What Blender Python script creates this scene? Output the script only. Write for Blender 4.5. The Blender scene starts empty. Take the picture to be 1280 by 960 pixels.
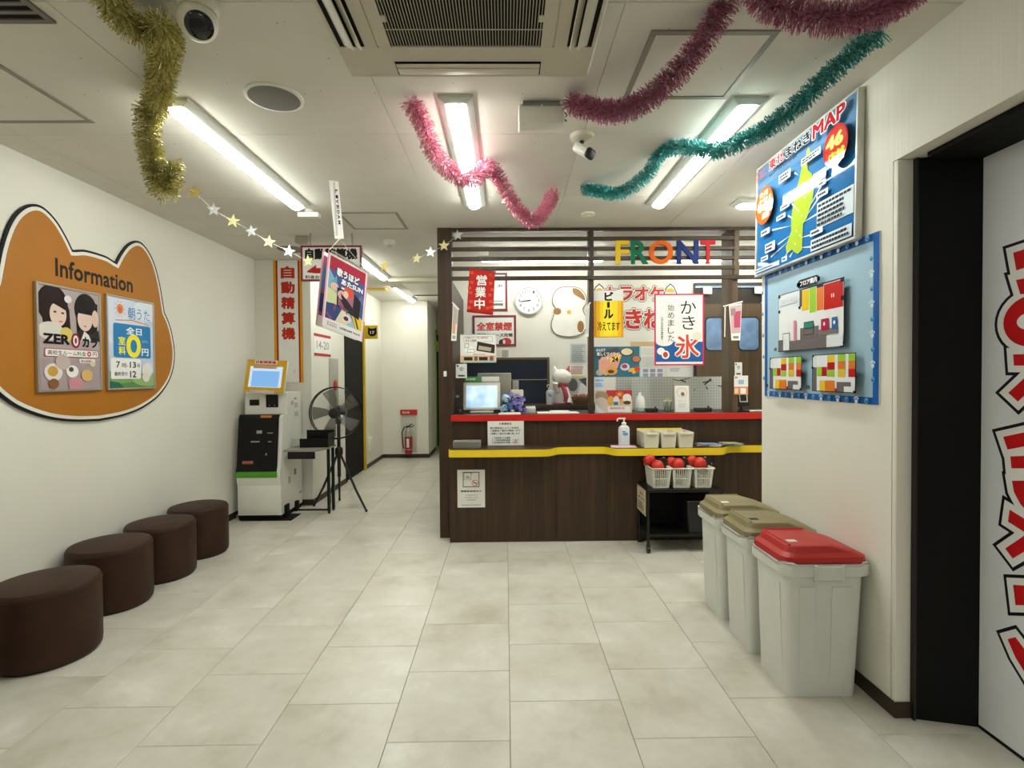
import bpy, bmesh, math, random
from mathutils import Vector, Matrix
random.seed(11)
SC = bpy.context.scene
COL = SC.collection
R90 = math.pi/2

# ------------------------------------------------------------------ camera
FPX, PITCH, YAW, ROLL, CAMH = 655.346, .01809, .01206, -.00751, 1.3306
def _rot():
    cp, sp, cy, sy, cr, sr = math.cos(PITCH), math.sin(PITCH), math.cos(YAW), math.sin(YAW), math.cos(ROLL), math.sin(ROLL)
    ry = Matrix(((cy,0,-sy),(0,1,0),(sy,0,cy))); rx = Matrix(((1,0,0),(0,cp,-sp),(0,sp,cp))); rz = Matrix(((cr,-sr,0),(sr,cr,0),(0,0,1)))
    return rz @ rx @ ry
RM = _rot()
def _w(v): return Vector((v[0], v[2], -v[1]))
_r, _d, _f = _w(RM[0]), _w(RM[1]), _w(RM[2])
cam = bpy.data.cameras.new('camera'); camo = bpy.data.objects.new('camera', cam); COL.objects.link(camo)
camo.matrix_world = Matrix(((_r.x,-_d.x,-_f.x,0),(_r.y,-_d.y,-_f.y,0),(_r.z,-_d.z,-_f.z,CAMH),(0,0,0,1)))
cam.sensor_width = 36; cam.lens = 36*FPX/1280; cam.clip_start = .05
SC.camera = camo
def at(px, py, axis, val):
    """point where the sight line through a photo pixel meets the plane axis = val"""
    d = _r*((px-640)/FPX) + _d*((py-480)/FPX) + _f
    o = Vector((0,0,CAMH))
    return o + d*((val-o[axis])/d[axis])

# ------------------------------------------------------------------ world, exposure
w = bpy.data.worlds.new('world'); SC.world = w; w.use_nodes = True
w.node_tree.nodes['Background'].inputs[0].default_value = (.9,.95,1,1)
w.node_tree.nodes['Background'].inputs[1].default_value = .25
SC.view_settings.view_transform = 'Standard'
try: SC.view_settings.look = 'None'
except Exception: pass
SC.view_settings.gamma = 1
SC.view_settings.use_curve_mapping = False
SC.view_settings.exposure = 1.75
LAMP = 13.0          # radiance of the ceiling tubes

# ------------------------------------------------------------------ materials
def lin(h):
    h = h.lstrip('#'); c = [int(h[i:i+2],16)/255 for i in (0,2,4)]
    return tuple(x/12.92 if x <= .04045 else ((x+.055)/1.055)**2.4 for x in c) + (1,)
_mc = {}
def mat(name, col, rough=.5, metal=0, spec=.5, var=.06, scale=8, bump=0, bscale=120, coat=0):
    """plain procedural surface: base colour with a little noise, optional fine bump"""
    if name in _mc: return _mc[name]
    m = bpy.data.materials.new(name); m.use_nodes = True; nt = m.node_tree; b = nt.nodes['Principled BSDF']
    c = lin(col) if isinstance(col, str) else tuple(col)+(1,)
    b.inputs['Roughness'].default_value = rough; b.inputs['Metallic'].default_value = metal
    b.inputs['Specular IOR Level'].default_value = spec; b.inputs['Coat Weight'].default_value = coat
    b.inputs['Coat Roughness'].default_value = .05
    tc = nt.nodes.new('ShaderNodeTexCoord')
    if var > 0:
        n = nt.nodes.new('ShaderNodeTexNoise'); n.inputs['Scale'].default_value = scale; n.inputs['Detail'].default_value = 4
        nt.links.new(tc.outputs['Object'], n.inputs['Vector'])
        r = nt.nodes.new('ShaderNodeValToRGB'); r.color_ramp.elements[0].position = .3; r.color_ramp.elements[1].position = .7
        r.color_ramp.elements[0].color = tuple(x*(1-var) for x in c[:3])+(1,)
        r.color_ramp.elements[1].color = tuple(min(1,x*(1+var)) for x in c[:3])+(1,)
        nt.links.new(n.outputs['Fac'], r.inputs['Fac']); nt.links.new(r.outputs['Color'], b.inputs['Base Color'])
    else: b.inputs['Base Color'].default_value = c
    if bump > 0:
        n2 = nt.nodes.new('ShaderNodeTexNoise'); n2.inputs['Scale'].default_value = bscale
        nt.links.new(tc.outputs['Object'], n2.inputs['Vector'])
        bp = nt.nodes.new('ShaderNodeBump'); bp.inputs['Strength'].default_value = bump; bp.inputs['Distance'].default_value = .002
        nt.links.new(n2.outputs['Fac'], bp.inputs['Height']); nt.links.new(bp.outputs['Normal'], b.inputs['Normal'])
    _mc[name] = m; return m
def ink(col, rough=.5): return mat('ink_%s_%d' % (col.lstrip('#'), rough*100), col, rough, spec=.2, var=0)
def emit(name, col, strength, base=.8):
    if name in _mc: return _mc[name]
    m = bpy.data.materials.new(name); m.use_nodes = True; b = m.node_tree.nodes['Principled BSDF']
    b.inputs['Base Color'].default_value = (base,base,base,1); b.inputs['Emission Color'].default_value = lin(col); b.inputs['Emission Strength'].default_value = strength
    _mc[name] = m; return m
def clear(name, col='#ffffff', amount=.94, rough=.05):
    """thin clear sheet: mostly lets light through, a little gloss"""
    if name in _mc: return _mc[name]
    m = bpy.data.materials.new(name); m.use_nodes = True; nt = m.node_tree
    for n in list(nt.nodes): nt.nodes.remove(n)
    o = nt.nodes.new('ShaderNodeOutputMaterial'); t = nt.nodes.new('ShaderNodeBsdfTransparent'); g = nt.nodes.new('ShaderNodeBsdfGlossy'); x = nt.nodes.new('ShaderNodeMixShader')
    t.inputs[0].default_value = lin(col); g.inputs['Roughness'].default_value = rough; x.inputs[0].default_value = 1-amount
    nt.links.new(t.outputs[0], x.inputs[1]); nt.links.new(g.outputs[0], x.inputs[2]); nt.links.new(x.outputs[0], o.inputs[0])
    _mc[name] = m; return m
def noise_ramp(m, scale, stops, coord='Object', mapping=None, detail=5, rough=.6, rnd=False):
    nt = m.node_tree; b = nt.nodes['Principled BSDF']; tc = nt.nodes.new('ShaderNodeTexCoord')
    v = tc.outputs[coord]
    if mapping:
        mp = nt.nodes.new('ShaderNodeMapping'); mp.inputs['Scale'].default_value = mapping; nt.links.new(v, mp.inputs['Vector']); v = mp.outputs[0]
    if rnd:
        oi = nt.nodes.new('ShaderNodeObjectInfo'); ad = nt.nodes.new('ShaderNodeVectorMath'); ad.operation = 'MULTIPLY_ADD'
        cx = nt.nodes.new('ShaderNodeCombineXYZ')
        for i in range(3): nt.links.new(oi.outputs['Random'], cx.inputs[i])
        ad.inputs[1].default_value = (37,53,71); nt.links.new(cx.outputs[0], ad.inputs[0]); nt.links.new(v, ad.inputs[2]); v = ad.outputs[0]
    n = nt.nodes.new('ShaderNodeTexNoise'); n.inputs['Scale'].default_value = scale; n.inputs['Detail'].default_value = detail; n.inputs['Roughness'].default_value = rough
    nt.links.new(v, n.inputs['Vector'])
    r = nt.nodes.new('ShaderNodeValToRGB'); e = r.color_ramp.elements
    e[0].position, e[0].color = stops[0][0], lin(stops[0][1]); e[1].position, e[1].color = stops[-1][0], lin(stops[-1][1])
    for p, c in stops[1:-1]:
        q = e.new(p); q.color = lin(c)
    nt.links.new(n.outputs['Fac'], r.inputs['Fac']); nt.links.new(r.outputs['Color'], b.inputs['Base Color'])
    return v, n, r
def newmat(name, rough, spec=.5):
    m = bpy.data.materials.new(name); m.use_nodes = True; b = m.node_tree.nodes['Principled BSDF']
    b.inputs['Roughness'].default_value = rough; b.inputs['Specular IOR Level'].default_value = spec; _mc[name] = m; return m
# wood veneer: dark brown, vertical grain
WOOD = newmat('dark_wood', .42, .35); noise_ramp(WOOD, 3.0, [(.28,'#2b1d13'),(.5,'#3c2a1c'),(.72,'#4d3826')], mapping=(9,9,.35), detail=8, rough=.7)
WOOD2 = newmat('mid_wood', .45, .35); noise_ramp(WOOD2, 3.0, [(.28,'#4a3a29'),(.5,'#5a4733'),(.72,'#68543e')], mapping=(9,9,.35), detail=8, rough=.7)
# floor tile: pale beige cement look
TILE = newmat('floor_tile', .3, .45)
v_, n_, r_ = noise_ramp(TILE, 3.0, [(.28,'#b9b3a2'),(.45,'#ccc7b9'),(.57,'#d3cfc3'),(.74,'#e6e3da')], detail=8, rough=.66, rnd=True)
_nt = TILE.node_tree; _rr = _nt.nodes.new('ShaderNodeMapRange'); _rr.inputs[3].default_value = .26; _rr.inputs[4].default_value = .36
_nt.links.new(n_.outputs['Fac'], _rr.inputs[0]); _nt.links.new(_rr.outputs[0], _nt.nodes['Principled BSDF'].inputs['Roughness'])
GROUT = mat('floor_grout', '#a29a85', .8)
# wallpaper with fine vertical ribs
WALL = newmat('wallpaper', .75, .3); noise_ramp(WALL, 1.2, [(.3,'#e0ddd1'),(.7,'#e6e3d9')], detail=2)
def ribs(m, sc, strength):
    nt = m.node_tree; tc = nt.nodes.new('ShaderNodeTexCoord'); mp = nt.nodes.new('ShaderNodeMapping'); mp.inputs['Scale'].default_value = (sc, sc, sc*.02)
    n = nt.nodes.new('ShaderNodeTexNoise'); n.inputs['Scale'].default_value = 1; n.inputs['Detail'].default_value = 2
    bp = nt.nodes.new('ShaderNodeBump'); bp.inputs['Strength'].default_value = strength; bp.inputs['Distance'].default_value = .003
    nt.links.new(tc.outputs['Object'], mp.inputs[0]); nt.links.new(mp.outputs[0], n.inputs['Vector']); nt.links.new(n.outputs['Fac'], bp.inputs['Height'])
    nt.links.new(bp.outputs[0], nt.nodes['Principled BSDF'].inputs['Normal'])
ribs(WALL, 90, .35)
# ceiling board with pin holes
CEIL = newmat('ceiling_board', .8, .25); noise_ramp(CEIL, 2, [(.3,'#d6d2c8'),(.7,'#dedad0')], rnd=True, detail=3)
def pinholes(m):
    nt = m.node_tree; b = nt.nodes['Principled BSDF']; tc = nt.nodes.new('ShaderNodeTexCoord'); vo = nt.nodes.new('ShaderNodeTexVoronoi'); vo.inputs['Scale'].default_value = 13
    nt.links.new(tc.outputs['Object'], vo.inputs['Vector'])
    mr = nt.nodes.new('ShaderNodeMath'); mr.operation = 'LESS_THAN'; mr.inputs[1].default_value = .045; nt.links.new(vo.outputs['Distance'], mr.inputs[0])
    src = b.inputs['Base Color'].links[0].from_socket; mx = nt.nodes.new('ShaderNodeMix'); mx.data_type = 'RGBA'
    nt.links.new(mr.outputs[0], mx.inputs[0]); nt.links.new(src, mx.inputs[6]); mx.inputs[7].default_value = lin('#8a857a'); nt.links.new(mx.outputs[2], b.inputs['Base Color'])
pinholes(CEIL)
WHITE = mat('white_plastic', '#e4e2d8', .4, var=.02)
CREAM = mat('cream_plastic', '#d8d3c0', .45, var=.03)
ACPL = mat('air_con_plastic', '#c6c0ae', .5, var=.02)
BLACK = mat('black_plastic', '#141313', .4, var=.1)
BLACKM = mat('black_metal', '#191817', .35, metal=.3, var=.1)
MATTE = mat('matte_black', '#0d0c0c', .7, spec=.2, var=.1)
STEEL = mat('steel', '#b9b9b5', .3, metal=.8, var=.05)
BASEB = mat('baseboard_vinyl', '#33251b', .5, var=.08)
PAPER = mat('white_paper', '#e9e8e3', .6, var=.01)
LAMPM = emit('lamp_tube', '#fbfff6', LAMP)
LAMPD = emit('lamp_tube_dim', '#fbfff6', LAMP*.75)
LAMPC = emit('lamp_tube_corridor', '#fbfff6', LAMP*.85)

# ------------------------------------------------------------------ mesh builder
class MB:
    def __init__(s): s.v = []; s.f = []; s.fm = []; s.mats = []
    def slot(s, m):
        if m not in s.mats: s.mats.append(m)
        return s.mats.index(m)
    def add(s, vs, fs, m, M=None):
        o = len(s.v); k = s.slot(m)
        s.v += [tuple(M @ Vector(p)) if M else tuple(p) for p in vs]
        for f in fs: s.f.append(tuple(i+o for i in f)); s.fm.append(k)
        return s
    def box(s, x0, x1, y0, y1, z0, z1, m, bev=0, M=None, seg=2):
        if bev <= 0:
            vs = [(x,y,z) for z in (z0,z1) for y in (y0,y1) for x in (x0,x1)]
            return s.add(vs, [(0,2,3,1),(4,5,7,6),(0,1,5,4),(2,6,7,3),(0,4,6,2),(1,3,7,5)], m, M)
        bm = bmesh.new(); bmesh.ops.create_cube(bm, size=1)
        for v in bm.verts: v.co = Vector(((x0+x1)/2+v.co.x*(x1-x0), (y0+y1)/2+v.co.y*(y1-y0), (z0+z1)/2+v.co.z*(z1-z0)))
        bmesh.ops.bevel(bm, geom=bm.edges[:], offset=bev, segments=seg, profile=.5, affect='EDGES')
        bm.verts.index_update(); vs = [tuple(v.co) for v in bm.verts]; fs = [[v.index for v in f.verts] for f in bm.faces]; bm.free()
        return s.add(vs, fs, m, M)
    def cyl(s, p0, p1, r0, m, r1=None, n=16, caps=True):
        p0, p1 = Vector(p0), Vector(p1); r1 = r0 if r1 is None else r1
        d = (p1-p0).normalized(); u = d.orthogonal().normalized(); w_ = d.cross(u)
        vs = []
        for p, r in ((p0,r0),(p1,r1)):
            for i in range(n):
                a = 2*math.pi*i/n; vs.append(p+(u*math.cos(a)+w_*math.sin(a))*r)
        fs = [(i,(i+1)%n,n+(i+1)%n,n+i) for i in range(n)]
        if caps: fs += [tuple(range(n-1,-1,-1)), tuple(range(n,2*n))]
        return s.add(vs, fs, m)
    def tube(s, pts, r, m, n=8, closed=False):
        pts = [Vector(p) for p in pts]; k = len(pts); vs = []; u = None
        for i, p in enumerate(pts):
            a = pts[(i-1) % k] if closed or i > 0 else p; b = pts[(i+1) % k] if closed or i < k-1 else p
            d = (b-a).normalized()
            u = d.orthogonal().normalized() if u is None else (u-d*u.dot(d)).normalized()
            w_ = d.cross(u); rr = r[i] if isinstance(r,(list,tuple)) else r
            for j in range(n):
                t = 2*math.pi*j/n; vs.append(p+(u*math.cos(t)+w_*math.sin(t))*rr)
        fs = []
        for i in range(k if closed else k-1):
            for j in range(n):
                i2 = (i+1) % k; fs.append((i*n+j, i*n+(j+1)%n, i2*n+(j+1)%n, i2*n+j))
        if not closed: fs += [tuple(range(n-1,-1,-1)), tuple(range((k-1)*n, k*n))]
        return s.add(vs, fs, m)
    def lathe(s, prof, m, n=32, c=(0,0,0), M=None, sx=1, sy=1, caps=True):
        vs = []; fs = []
        for r, z in prof:
            for i in range(n):
                a = 2*math.pi*i/n; vs.append((c[0]+r*sx*math.cos(a), c[1]+r*sy*math.sin(a), c[2]+z))
        for k in range(len(prof)-1):
            for i in range(n): fs.append((k*n+i, k*n+(i+1)%n, (k+1)*n+(i+1)%n, (k+1)*n+i))
        if caps: fs += [tuple(range(n-1,-1,-1)), tuple(range((len(prof)-1)*n, len(prof)*n))]
        return s.add(vs, fs, m, M)
    def ball(s, c, r, m, n=16, k=10, sx=1, sy=1, sz=1):
        pr = [(max(r*math.sin(math.pi*i/k), r*.02), -r*math.cos(math.pi*i/k)*sz) for i in range(k+1)]
        return s.lathe(pr, m, n, c, None, sx, sy)
    def prism(s, poly, z0, z1, m, M=None):
        n = len(poly); a = sum(poly[i][0]*poly[(i+1)%n][1]-poly[(i+1)%n][0]*poly[i][1] for i in range(n))
        if a < 0: poly = poly[::-1]
        vs = [(x,y,z0) for x,y in poly]+[(x,y,z1) for x,y in poly]
        fs = [tuple(range(n-1,-1,-1)), tuple(range(n,2*n))]+[(i,(i+1)%n,n+(i+1)%n,n+i) for i in range(n)]
        return s.add(vs, fs, m, M)
    def flat(s, poly, z, m, M=None):
        n = len(poly); a = sum(poly[i][0]*poly[(i+1)%n][1]-poly[(i+1)%n][0]*poly[i][1] for i in range(n))
        if a < 0: poly = poly[::-1]
        return s.add([(x,y,z) for x,y in poly], [tuple(range(n))], m, M)
    def loft(s, rings, m, M=None):
        n = len(rings[0]); vs = [p for r in rings for p in r]; fs = []
        for k in range(len(rings)-1):
            for i in range(n): fs.append((k*n+i, k*n+(i+1)%n, (k+1)*n+(i+1)%n, (k+1)*n+i))
        fs += [tuple(range(n-1,-1,-1)), tuple(range((len(rings)-1)*n, len(rings)*n))]
        return s.add(vs, fs, m, M)
    def text(s, st, x0, y0, x1, y1, z, m, bold=.02, depth=0, M=None):
        """lettering fitted into the box x0..x1, y0..y1"""
        vs, fs = glyphs(st, 0 if depth == 0 else bold, depth)
        if not vs: return s
        if depth == 0 and bold > .008:      # embolden by overlaying shifted copies
            n = 8 if bold > .045 else 4; v0, f0 = vs, fs; vs, fs = list(v0), list(f0)
            for i in range(n):
                a = 6.28318*(i+.5)/n; o = len(vs); vs += [(p[0]+bold*math.cos(a), p[1]+bold*math.sin(a), p[2]+1e-6*i) for p in v0]; fs += [tuple(k+o for k in f) for f in f0]
        ax, bx = min(p[0] for p in vs), max(p[0] for p in vs); ay, by = min(p[1] for p in vs), max(p[1] for p in vs)
        kx = (x1-x0)/max(bx-ax,1e-6); ky = (y1-y0)/max(by-ay,1e-6); kz = 1
        return s.add([(x0+(p[0]-ax)*kx, y0+(p[1]-ay)*ky, z+p[2]*kz) for p in vs], fs, m, M)
    def obj(s, name, parent=None, loc=None, smooth=35, shared=None):
        me = shared or bpy.data.meshes.new(name)
        if not shared:
            me.from_pydata(s.v, [], s.f)
            for m in s.mats: me.materials.append(m)
            me.polygons.foreach_set('material_index', s.fm); me.update()
            if smooth:
                me.polygons.foreach_set('use_smooth', [True]*len(s.f)); me.set_sharp_from_angle(angle=math.radians(smooth))
        o = bpy.data.objects.new(name, me); COL.objects.link(o)
        if parent: o.parent = parent
        if loc: o.location = loc
        return o
_gc = {}
def glyphs(st, bold, depth):
    k = (st, bold, depth)
    if k in _gc: return _gc[k]
    c = bpy.data.curves.new('t', 'FONT'); c.body = st; c.offset = bold; c.resolution_u = 2 if depth == 0 else 8; c.extrude = depth
    o = bpy.data.objects.new('t', c); COL.objects.link(o); bpy.context.view_layer.update()
    me = bpy.data.meshes.new_from_object(o.evaluated_get(bpy.context.evaluated_depsgraph_get()))
    r = ([tuple(v.co) for v in me.vertices], [tuple(p.vertices) for p in me.polygons])
    bpy.data.objects.remove(o); bpy.data.curves.remove(c); bpy.data.meshes.remove(me); _gc[k] = r; return r

def tag(o, label, cat, group=None, kind=None):
    o['label'] = label; o['category'] = cat
    if group: o['group'] = group
    if kind: o['kind'] = kind
    return o
def struct(o, label=None):
    o['kind'] = 'structure'
    if label: o['label'] = label
    return o
def thing(name, label, cat, loc=(0,0,0), rot=(0,0,0), group=None):
    o = bpy.data.objects.new(name, None); o.empty_display_size = .05; COL.objects.link(o)
    o.location = loc; o.rotation_euler = rot; return tag(o, label, cat, group)
def dup(root, loc, label, rot=None):
    r = root.copy(); COL.objects.link(r); r.location = loc; r['label'] = label
    if rot: r.rotation_euler = rot
    for ch in list(root.children):
        c = ch.copy(); COL.objects.link(c); c.parent = r
        for g in list(ch.children):
            d = g.copy(); COL.objects.link(d); d.parent = c
    return r
FACE = (R90,0,0)          # in-plane x to the right, z towards the viewer
LEFTW = (R90,0,R90)       # on the left wall, facing +X
RIGHTW = (R90,0,-R90)     # on the right wall, facing -X
def spline(pts, n=8, closed=False):
    P = [Vector(p) for p in pts]; out = []; k = len(P)
    for i in range(k if closed else k-1):
        a = P[(i-1)%k] if closed or i > 0 else P[0]*2-P[1]; b = P[i]; c = P[(i+1)%k]; d = P[(i+2)%k] if closed or i+2 < k else P[-1]*2-P[-2]
        for j in range(n):
            t = j/n; out.append(.5*((2*b)+(c-a)*t+(2*a-5*b+4*c-d)*t*t+(3*b-a-3*c+d)*t**3))
    if not closed: out.append(P[-1])
    return out
def offset(poly, d):
    """grow (d > 0) or shrink a polygon with mitred corners"""
    n = len(poly); a = sum(poly[i][0]*poly[(i+1)%n][1]-poly[(i+1)%n][0]*poly[i][1] for i in range(n))
    if a < 0: poly = poly[::-1]
    out = []
    for i in range(n):
        p, q, r = Vector(poly[i-1]), Vector(poly[i]), Vector(poly[(i+1)%n])
        e1, e2 = (q-p).normalized(), (r-q).normalized(); n1, n2 = Vector((e1.y,-e1.x)), Vector((e2.y,-e2.x))
        b = n1+n2; b = b.normalized() if b.length > 1e-6 else n1
        out.append(tuple(q+b*(d/max(.45, b.dot(n1)))))
    return out
def ell(cx, cy, rx, ry, n=24, a0=0, a1=2*math.pi):
    return [(cx+rx*math.cos(a0+(a1-a0)*i/n), cy+ry*math.sin(a0+(a1-a0)*i/n)) for i in range(n)]
def rrect(x0, y0, x1, y1, r, n=5):
    out = []
    for cx, cy, s in ((x1-r,y1-r,0),(x0+r,y1-r,1),(x0+r,y0+r,2),(x1-r,y0+r,3)):
        for i in range(n+1):
            a = (s+i/n)*R90; out.append((cx+r*math.cos(a), cy+r*math.sin(a)))
    return out
def clip01(pts):
    for ax, lim, sg in ((0,0,1),(0,1,-1),(1,0,1),(1,1,-1)):
        out = []
        for i in range(len(pts)):
            a, b = pts[i-1], pts[i]; da, db = (a[ax]-lim)*sg, (b[ax]-lim)*sg
            if da*db < 0:
                t = da/(da-db); out.append((a[0]+(b[0]-a[0])*t, a[1]+(b[1]-a[1])*t))
            if db >= 0: out.append(b)
        pts = out
        if len(pts) < 3: return []
    return pts
def ringrect(x0,x1,y0,y1,z,r,n=4): return [(x,y,z) for x,y in rrect(x0,y0,x1,y1,r,n)]
class Print:
    """flat print on a sheet w x h (origin lower left, metres), stacked in hair-thin layers; fractional coordinates"""
    def __init__(s, w, h, z, rough=.5, m=None): s.w, s.h, s.z, s.rough = w, h, z, rough; s.g = MB(); s.t = MB()
    def _c(s, c): return ink(c, s.rough) if isinstance(c, str) else c
    def _z(s): s.z += .00012; return s.z
    def poly(s, pts, c):
        pts = clip01(pts)
        if len(pts) > 2: s.g.flat([(x*s.w, y*s.h) for x, y in pts], s._z(), s._c(c))
        return s
    def rect(s, x0, y0, x1, y1, c): return s.poly([(x0,y0),(x1,y0),(x1,y1),(x0,y1)], c)
    def oval(s, cx, cy, rx, ry, c, n=24): return s.poly(ell(cx,cy,rx,ry,n), c)
    def rr(s, x0, y0, x1, y1, c, r=.05):
        s.g.flat(rrect(x0*s.w,y0*s.h,x1*s.w,y1*s.h,r*min(s.w,s.h)), s._z(), s._c(c)); return s
    def frame(s, x0, y0, x1, y1, t, c, ty=None):
        ty = ty or t*s.w/s.h
        z = s._z()
        for a in ((x0,y0,x1,y0+ty),(x0,y1-ty,x1,y1),(x0,y0+ty,x0+t,y1-ty),(x1-t,y0+ty,x1,y1-ty)):
            s.g.flat([(a[0]*s.w,a[1]*s.h),(a[2]*s.w,a[1]*s.h),(a[2]*s.w,a[3]*s.h),(a[0]*s.w,a[3]*s.h)], z, s._c(c))
        return s
    def text(s, st, x0, y0, x1, y1, c, bold=.02):
        s.t.text(st, x0*s.w, y0*s.h, x1*s.w, y1*s.h, s._z(), s._c(c), bold); return s
    def vtext(s, st, x0, y0, x1, y1, c, bold=.02, gap=.15):
        n = len(st); hh = (y1-y0)/n
        for i, ch in enumerate(st):
            b = y1-(i+1)*hh; s.text(ch, x0, b+hh*gap/2, x1, b+hh*(1-gap/2), c, bold)
        return s
    def done(s, parent):
        if s.g.v: s.g.obj('printed_graphics', parent, smooth=0)
        if s.t.v: s.t.obj('lettering', parent, smooth=0)
def sheet(name, label, cat, loc, rot, w, h, t=.002, paper=PAPER, bev=0, group=None, part='sheet'):
    """a sheet or board: Empty at its lower left corner"""
    r = thing(name, label, cat, loc, rot, group)
    MB().box(0,w,0,h,0,t,paper,bev).obj(part, r)
    return r

# ------------------------------------------------------------------ structure
ZC = 2.52; XL = -2.555; XR = 1.487; YB = 5.44
T = .45
fl = struct(MB().box(-2.7,2.9,-2.7,11.2,-.08,-.006,GROUT).obj('floor'), 'pale beige floor of square stone-look tiles in half bond')
_tm = None
def tile(x0, x1, y0, y1):
    global _tm
    full = abs(x1-x0-T) < 1e-4 and abs(y1-y0-T) < 1e-4
    if full and _tm: o = MB().obj('tile', fl, shared=_tm)
    else:
        g = .001; wx, wy = (x1-x0)/2-g, (y1-y0)/2-g
        o = MB().box(-wx,wx,-wy,wy,-.006,0,TILE,.0012,seg=1).obj('tile', fl)
        if full: _tm = o.data
    o.location = ((x0+x1)/2, (y0+y1)/2, 0)
for c in range(-6, 7):
    x0 = .0066+c*T; ph = 2.1104 if c % 2 == 0 else 1.8825
    for k in range(-4, 20):
        y0 = ph+k*T; y1 = y0+T
        xa, xb = max(x0, -2.555), min(x0+T, 2.75)
        if xb-xa < .03 or y1 < 1.0: continue
        if y0 > 5.4 and (xb < -2.0 or xa > -.5): continue
        if y0 > 4.4 and xa > -.5: continue
        if y1 > 9.9: continue
        if xa > 1.5 and y0 < 2.9 and y1 < 2.9 and xa > 1.8: continue
        tile(xa, xb, y0, y1)
ce = struct(MB().box(-2.7,2.9,-2.7,11.2,ZC+.004,ZC+.1,CEIL).obj('ceiling'), 'off-white ceiling of square boards with pin holes')
P = .9185; _cm = None
for i in range(-3, 4):
    for k in range(-2, 9):
        x0, y0 = -.5253+i*P, 2.615+k*P
        if y0 > 5.5 and not (-2.9 < x0 < -.3): continue
        if _cm is None:
            o = MB().box(-P/2+.0012,P/2-.0012,-P/2+.0012,P/2-.0012,0,.004,CEIL,.001,seg=1).obj('ceiling_panel', ce); _cm = o.data
        else: o = MB().obj('ceiling_panel', ce, shared=_cm)
        o.location = (x0+P/2, y0+P/2, ZC)
def wall(name, *boxes, m=WALL, label=None):
    b = MB()
    for q in boxes: b.box(*q, m)
    return struct(b.obj(name), label)
wall('wall_left', (-2.655,XL,-2.6,5.4,0,ZC), label='off-white papered wall behind the ottomans')
wall('wall_front', (-2.655,2.85,-2.7,-2.6,0,ZC))
wall('wall_alcove', (-2.655,-1.99,5.4,5.5,0,ZC), label='short cream wall behind the payment machine')
wall('wall_corridor', (-2.09,-1.99,5.5,6.52,0,ZC), (-2.09,-1.99,7.41,8.45,0,ZC), (-2.09,-1.99,6.52,7.41,2.06,ZC), label='corridor wall with the black door')
wall('wall_corridor_end', (-2.09,-1.25,8.45,8.55,0,ZC), label='wall facing down the corridor with the fire extinguisher')
wall('wall_corridor_far', (-1.35,-1.25,8.55,9.36,0,ZC), (-1.35,-1.25,10.2,11,0,ZC), (-1.35,-1.25,9.36,10.2,2.1,ZC), (-1.35,-.4,11,11.1,0,ZC))
wall('wall_counter_side', (-.545,-.43,4.385,5.44,0,2.1), m=WOOD, label='dark wood side wall of the reception counter')
wall('wall_corridor_right', (-.545,-.445,5.54,11,0,ZC))
wall('wall_back', (-.545,2.85,YB,YB+.1,0,ZC), label='off-white back wall of the reception area')
wall('wall_side', (2.75,2.85,3.025,YB,0,ZC))
b = MB(); b.box(XR,1.75,2.0,3.025,0,ZC,WALL); b.box(1.75,2.85,2.9,3.025,0,ZC,WALL); b.box(XR,1.55,1.975,2.0,0,2.133,WALL,.006)
b.box(XR,1.75,-2.6,2.0,2.133,ZC,WALL)
struct(b.obj('wall_right'), 'off-white papered wall with the map board and wide door opening')
def base(name, *runs):
    b = MB()
    for x0,x1,y0,y1 in runs: b.box(x0,x1,y0,y1,0,.062,BASEB,.002,seg=1)
    return struct(b.obj(name))
base('baseboard_left', (XL,XL+.006,-2.6,5.39))
base('baseboard_alcove', (XL+.006,-1.984,5.393,5.4))
base('baseboard_corridor', (-1.99,-1.984,5.4,6.5),(-1.99,-1.984,7.46,8.444),(-1.984,-1.244,8.444,8.45),(-1.25,-1.244,8.45,9.3))
base('baseboard_right', (XR-.006,XR,1.975,3.03),(XR-.006,1.55,1.969,1.975),(XR,1.6,3.025,3.031))
# black door frame of the wide opening on the right
b = MB(); b.prism([(1.55,1.967),(1.755,1.915),(1.80,1.915),(1.80,1.999),(1.55,1.999)], 0, 2.132, MATTE)
b.box(1.55,1.80,-2.6,1.915,2.112,2.132,MATTE); b.box(1.545,1.553,1.955,1.98,0,2.13,BLACK)
struct(b.obj('trim_1'), 'black frame around the sliding door')
# sliding door leaf with big red lettering
DX = 1.756
PANEL = mat('door_panel', '#dcdfe3', .35, var=.02)
dr = struct(MB().box(DX,1.79,-2.55,1.913,.012,2.11,PANEL).obj('door_1'), 'pale grey sliding door with large red letters outlined in white and black')
MB().box(DX-.002,1.795,-2.55,1.913,0,.012,MATTE).obj('bottom_seal', dr)
reds = [[(1267,316),(1330,296),(1334,318),(1271,338)], [(1270.5,350),(1330,338),(1334,358),(1276,368)],
 [(1267,443),(1330,442),(1330,457),(1268,457)], [(1261,491),(1300,455),(1312,466),(1273,502)],
 [(1254.5,546),(1330,530),(1335,548),(1260,562)], [(1263.5,570.5),(1330,568),(1330,585),(1265,585.5)],
 [(1265.6,601),(1330,600),(1322,634),(1285,640),(1276,630),(1268,615)], [(1262.7,637),(1300,660),(1292,672),(1260.6,652)],
 [(1256.9,685.6),(1310,650),(1318,668),(1266.5,698)], [(1267,731),(1330,735),(1330,757),(1270,756.4)],
 [(1260,799),(1270,796.4),(1300,836),(1330,850),(1322,868),(1286,848),(1270,822)]]
def dpt(p):
    q = at(p[0], p[1], 0, DX); return (-q.y, q.z)
cen = dpt((1290,401)); ring = ell(cen[0], cen[1], .099, .086, 32); hole = ell(cen[0], cen[1], .05, .03, 32)
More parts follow.
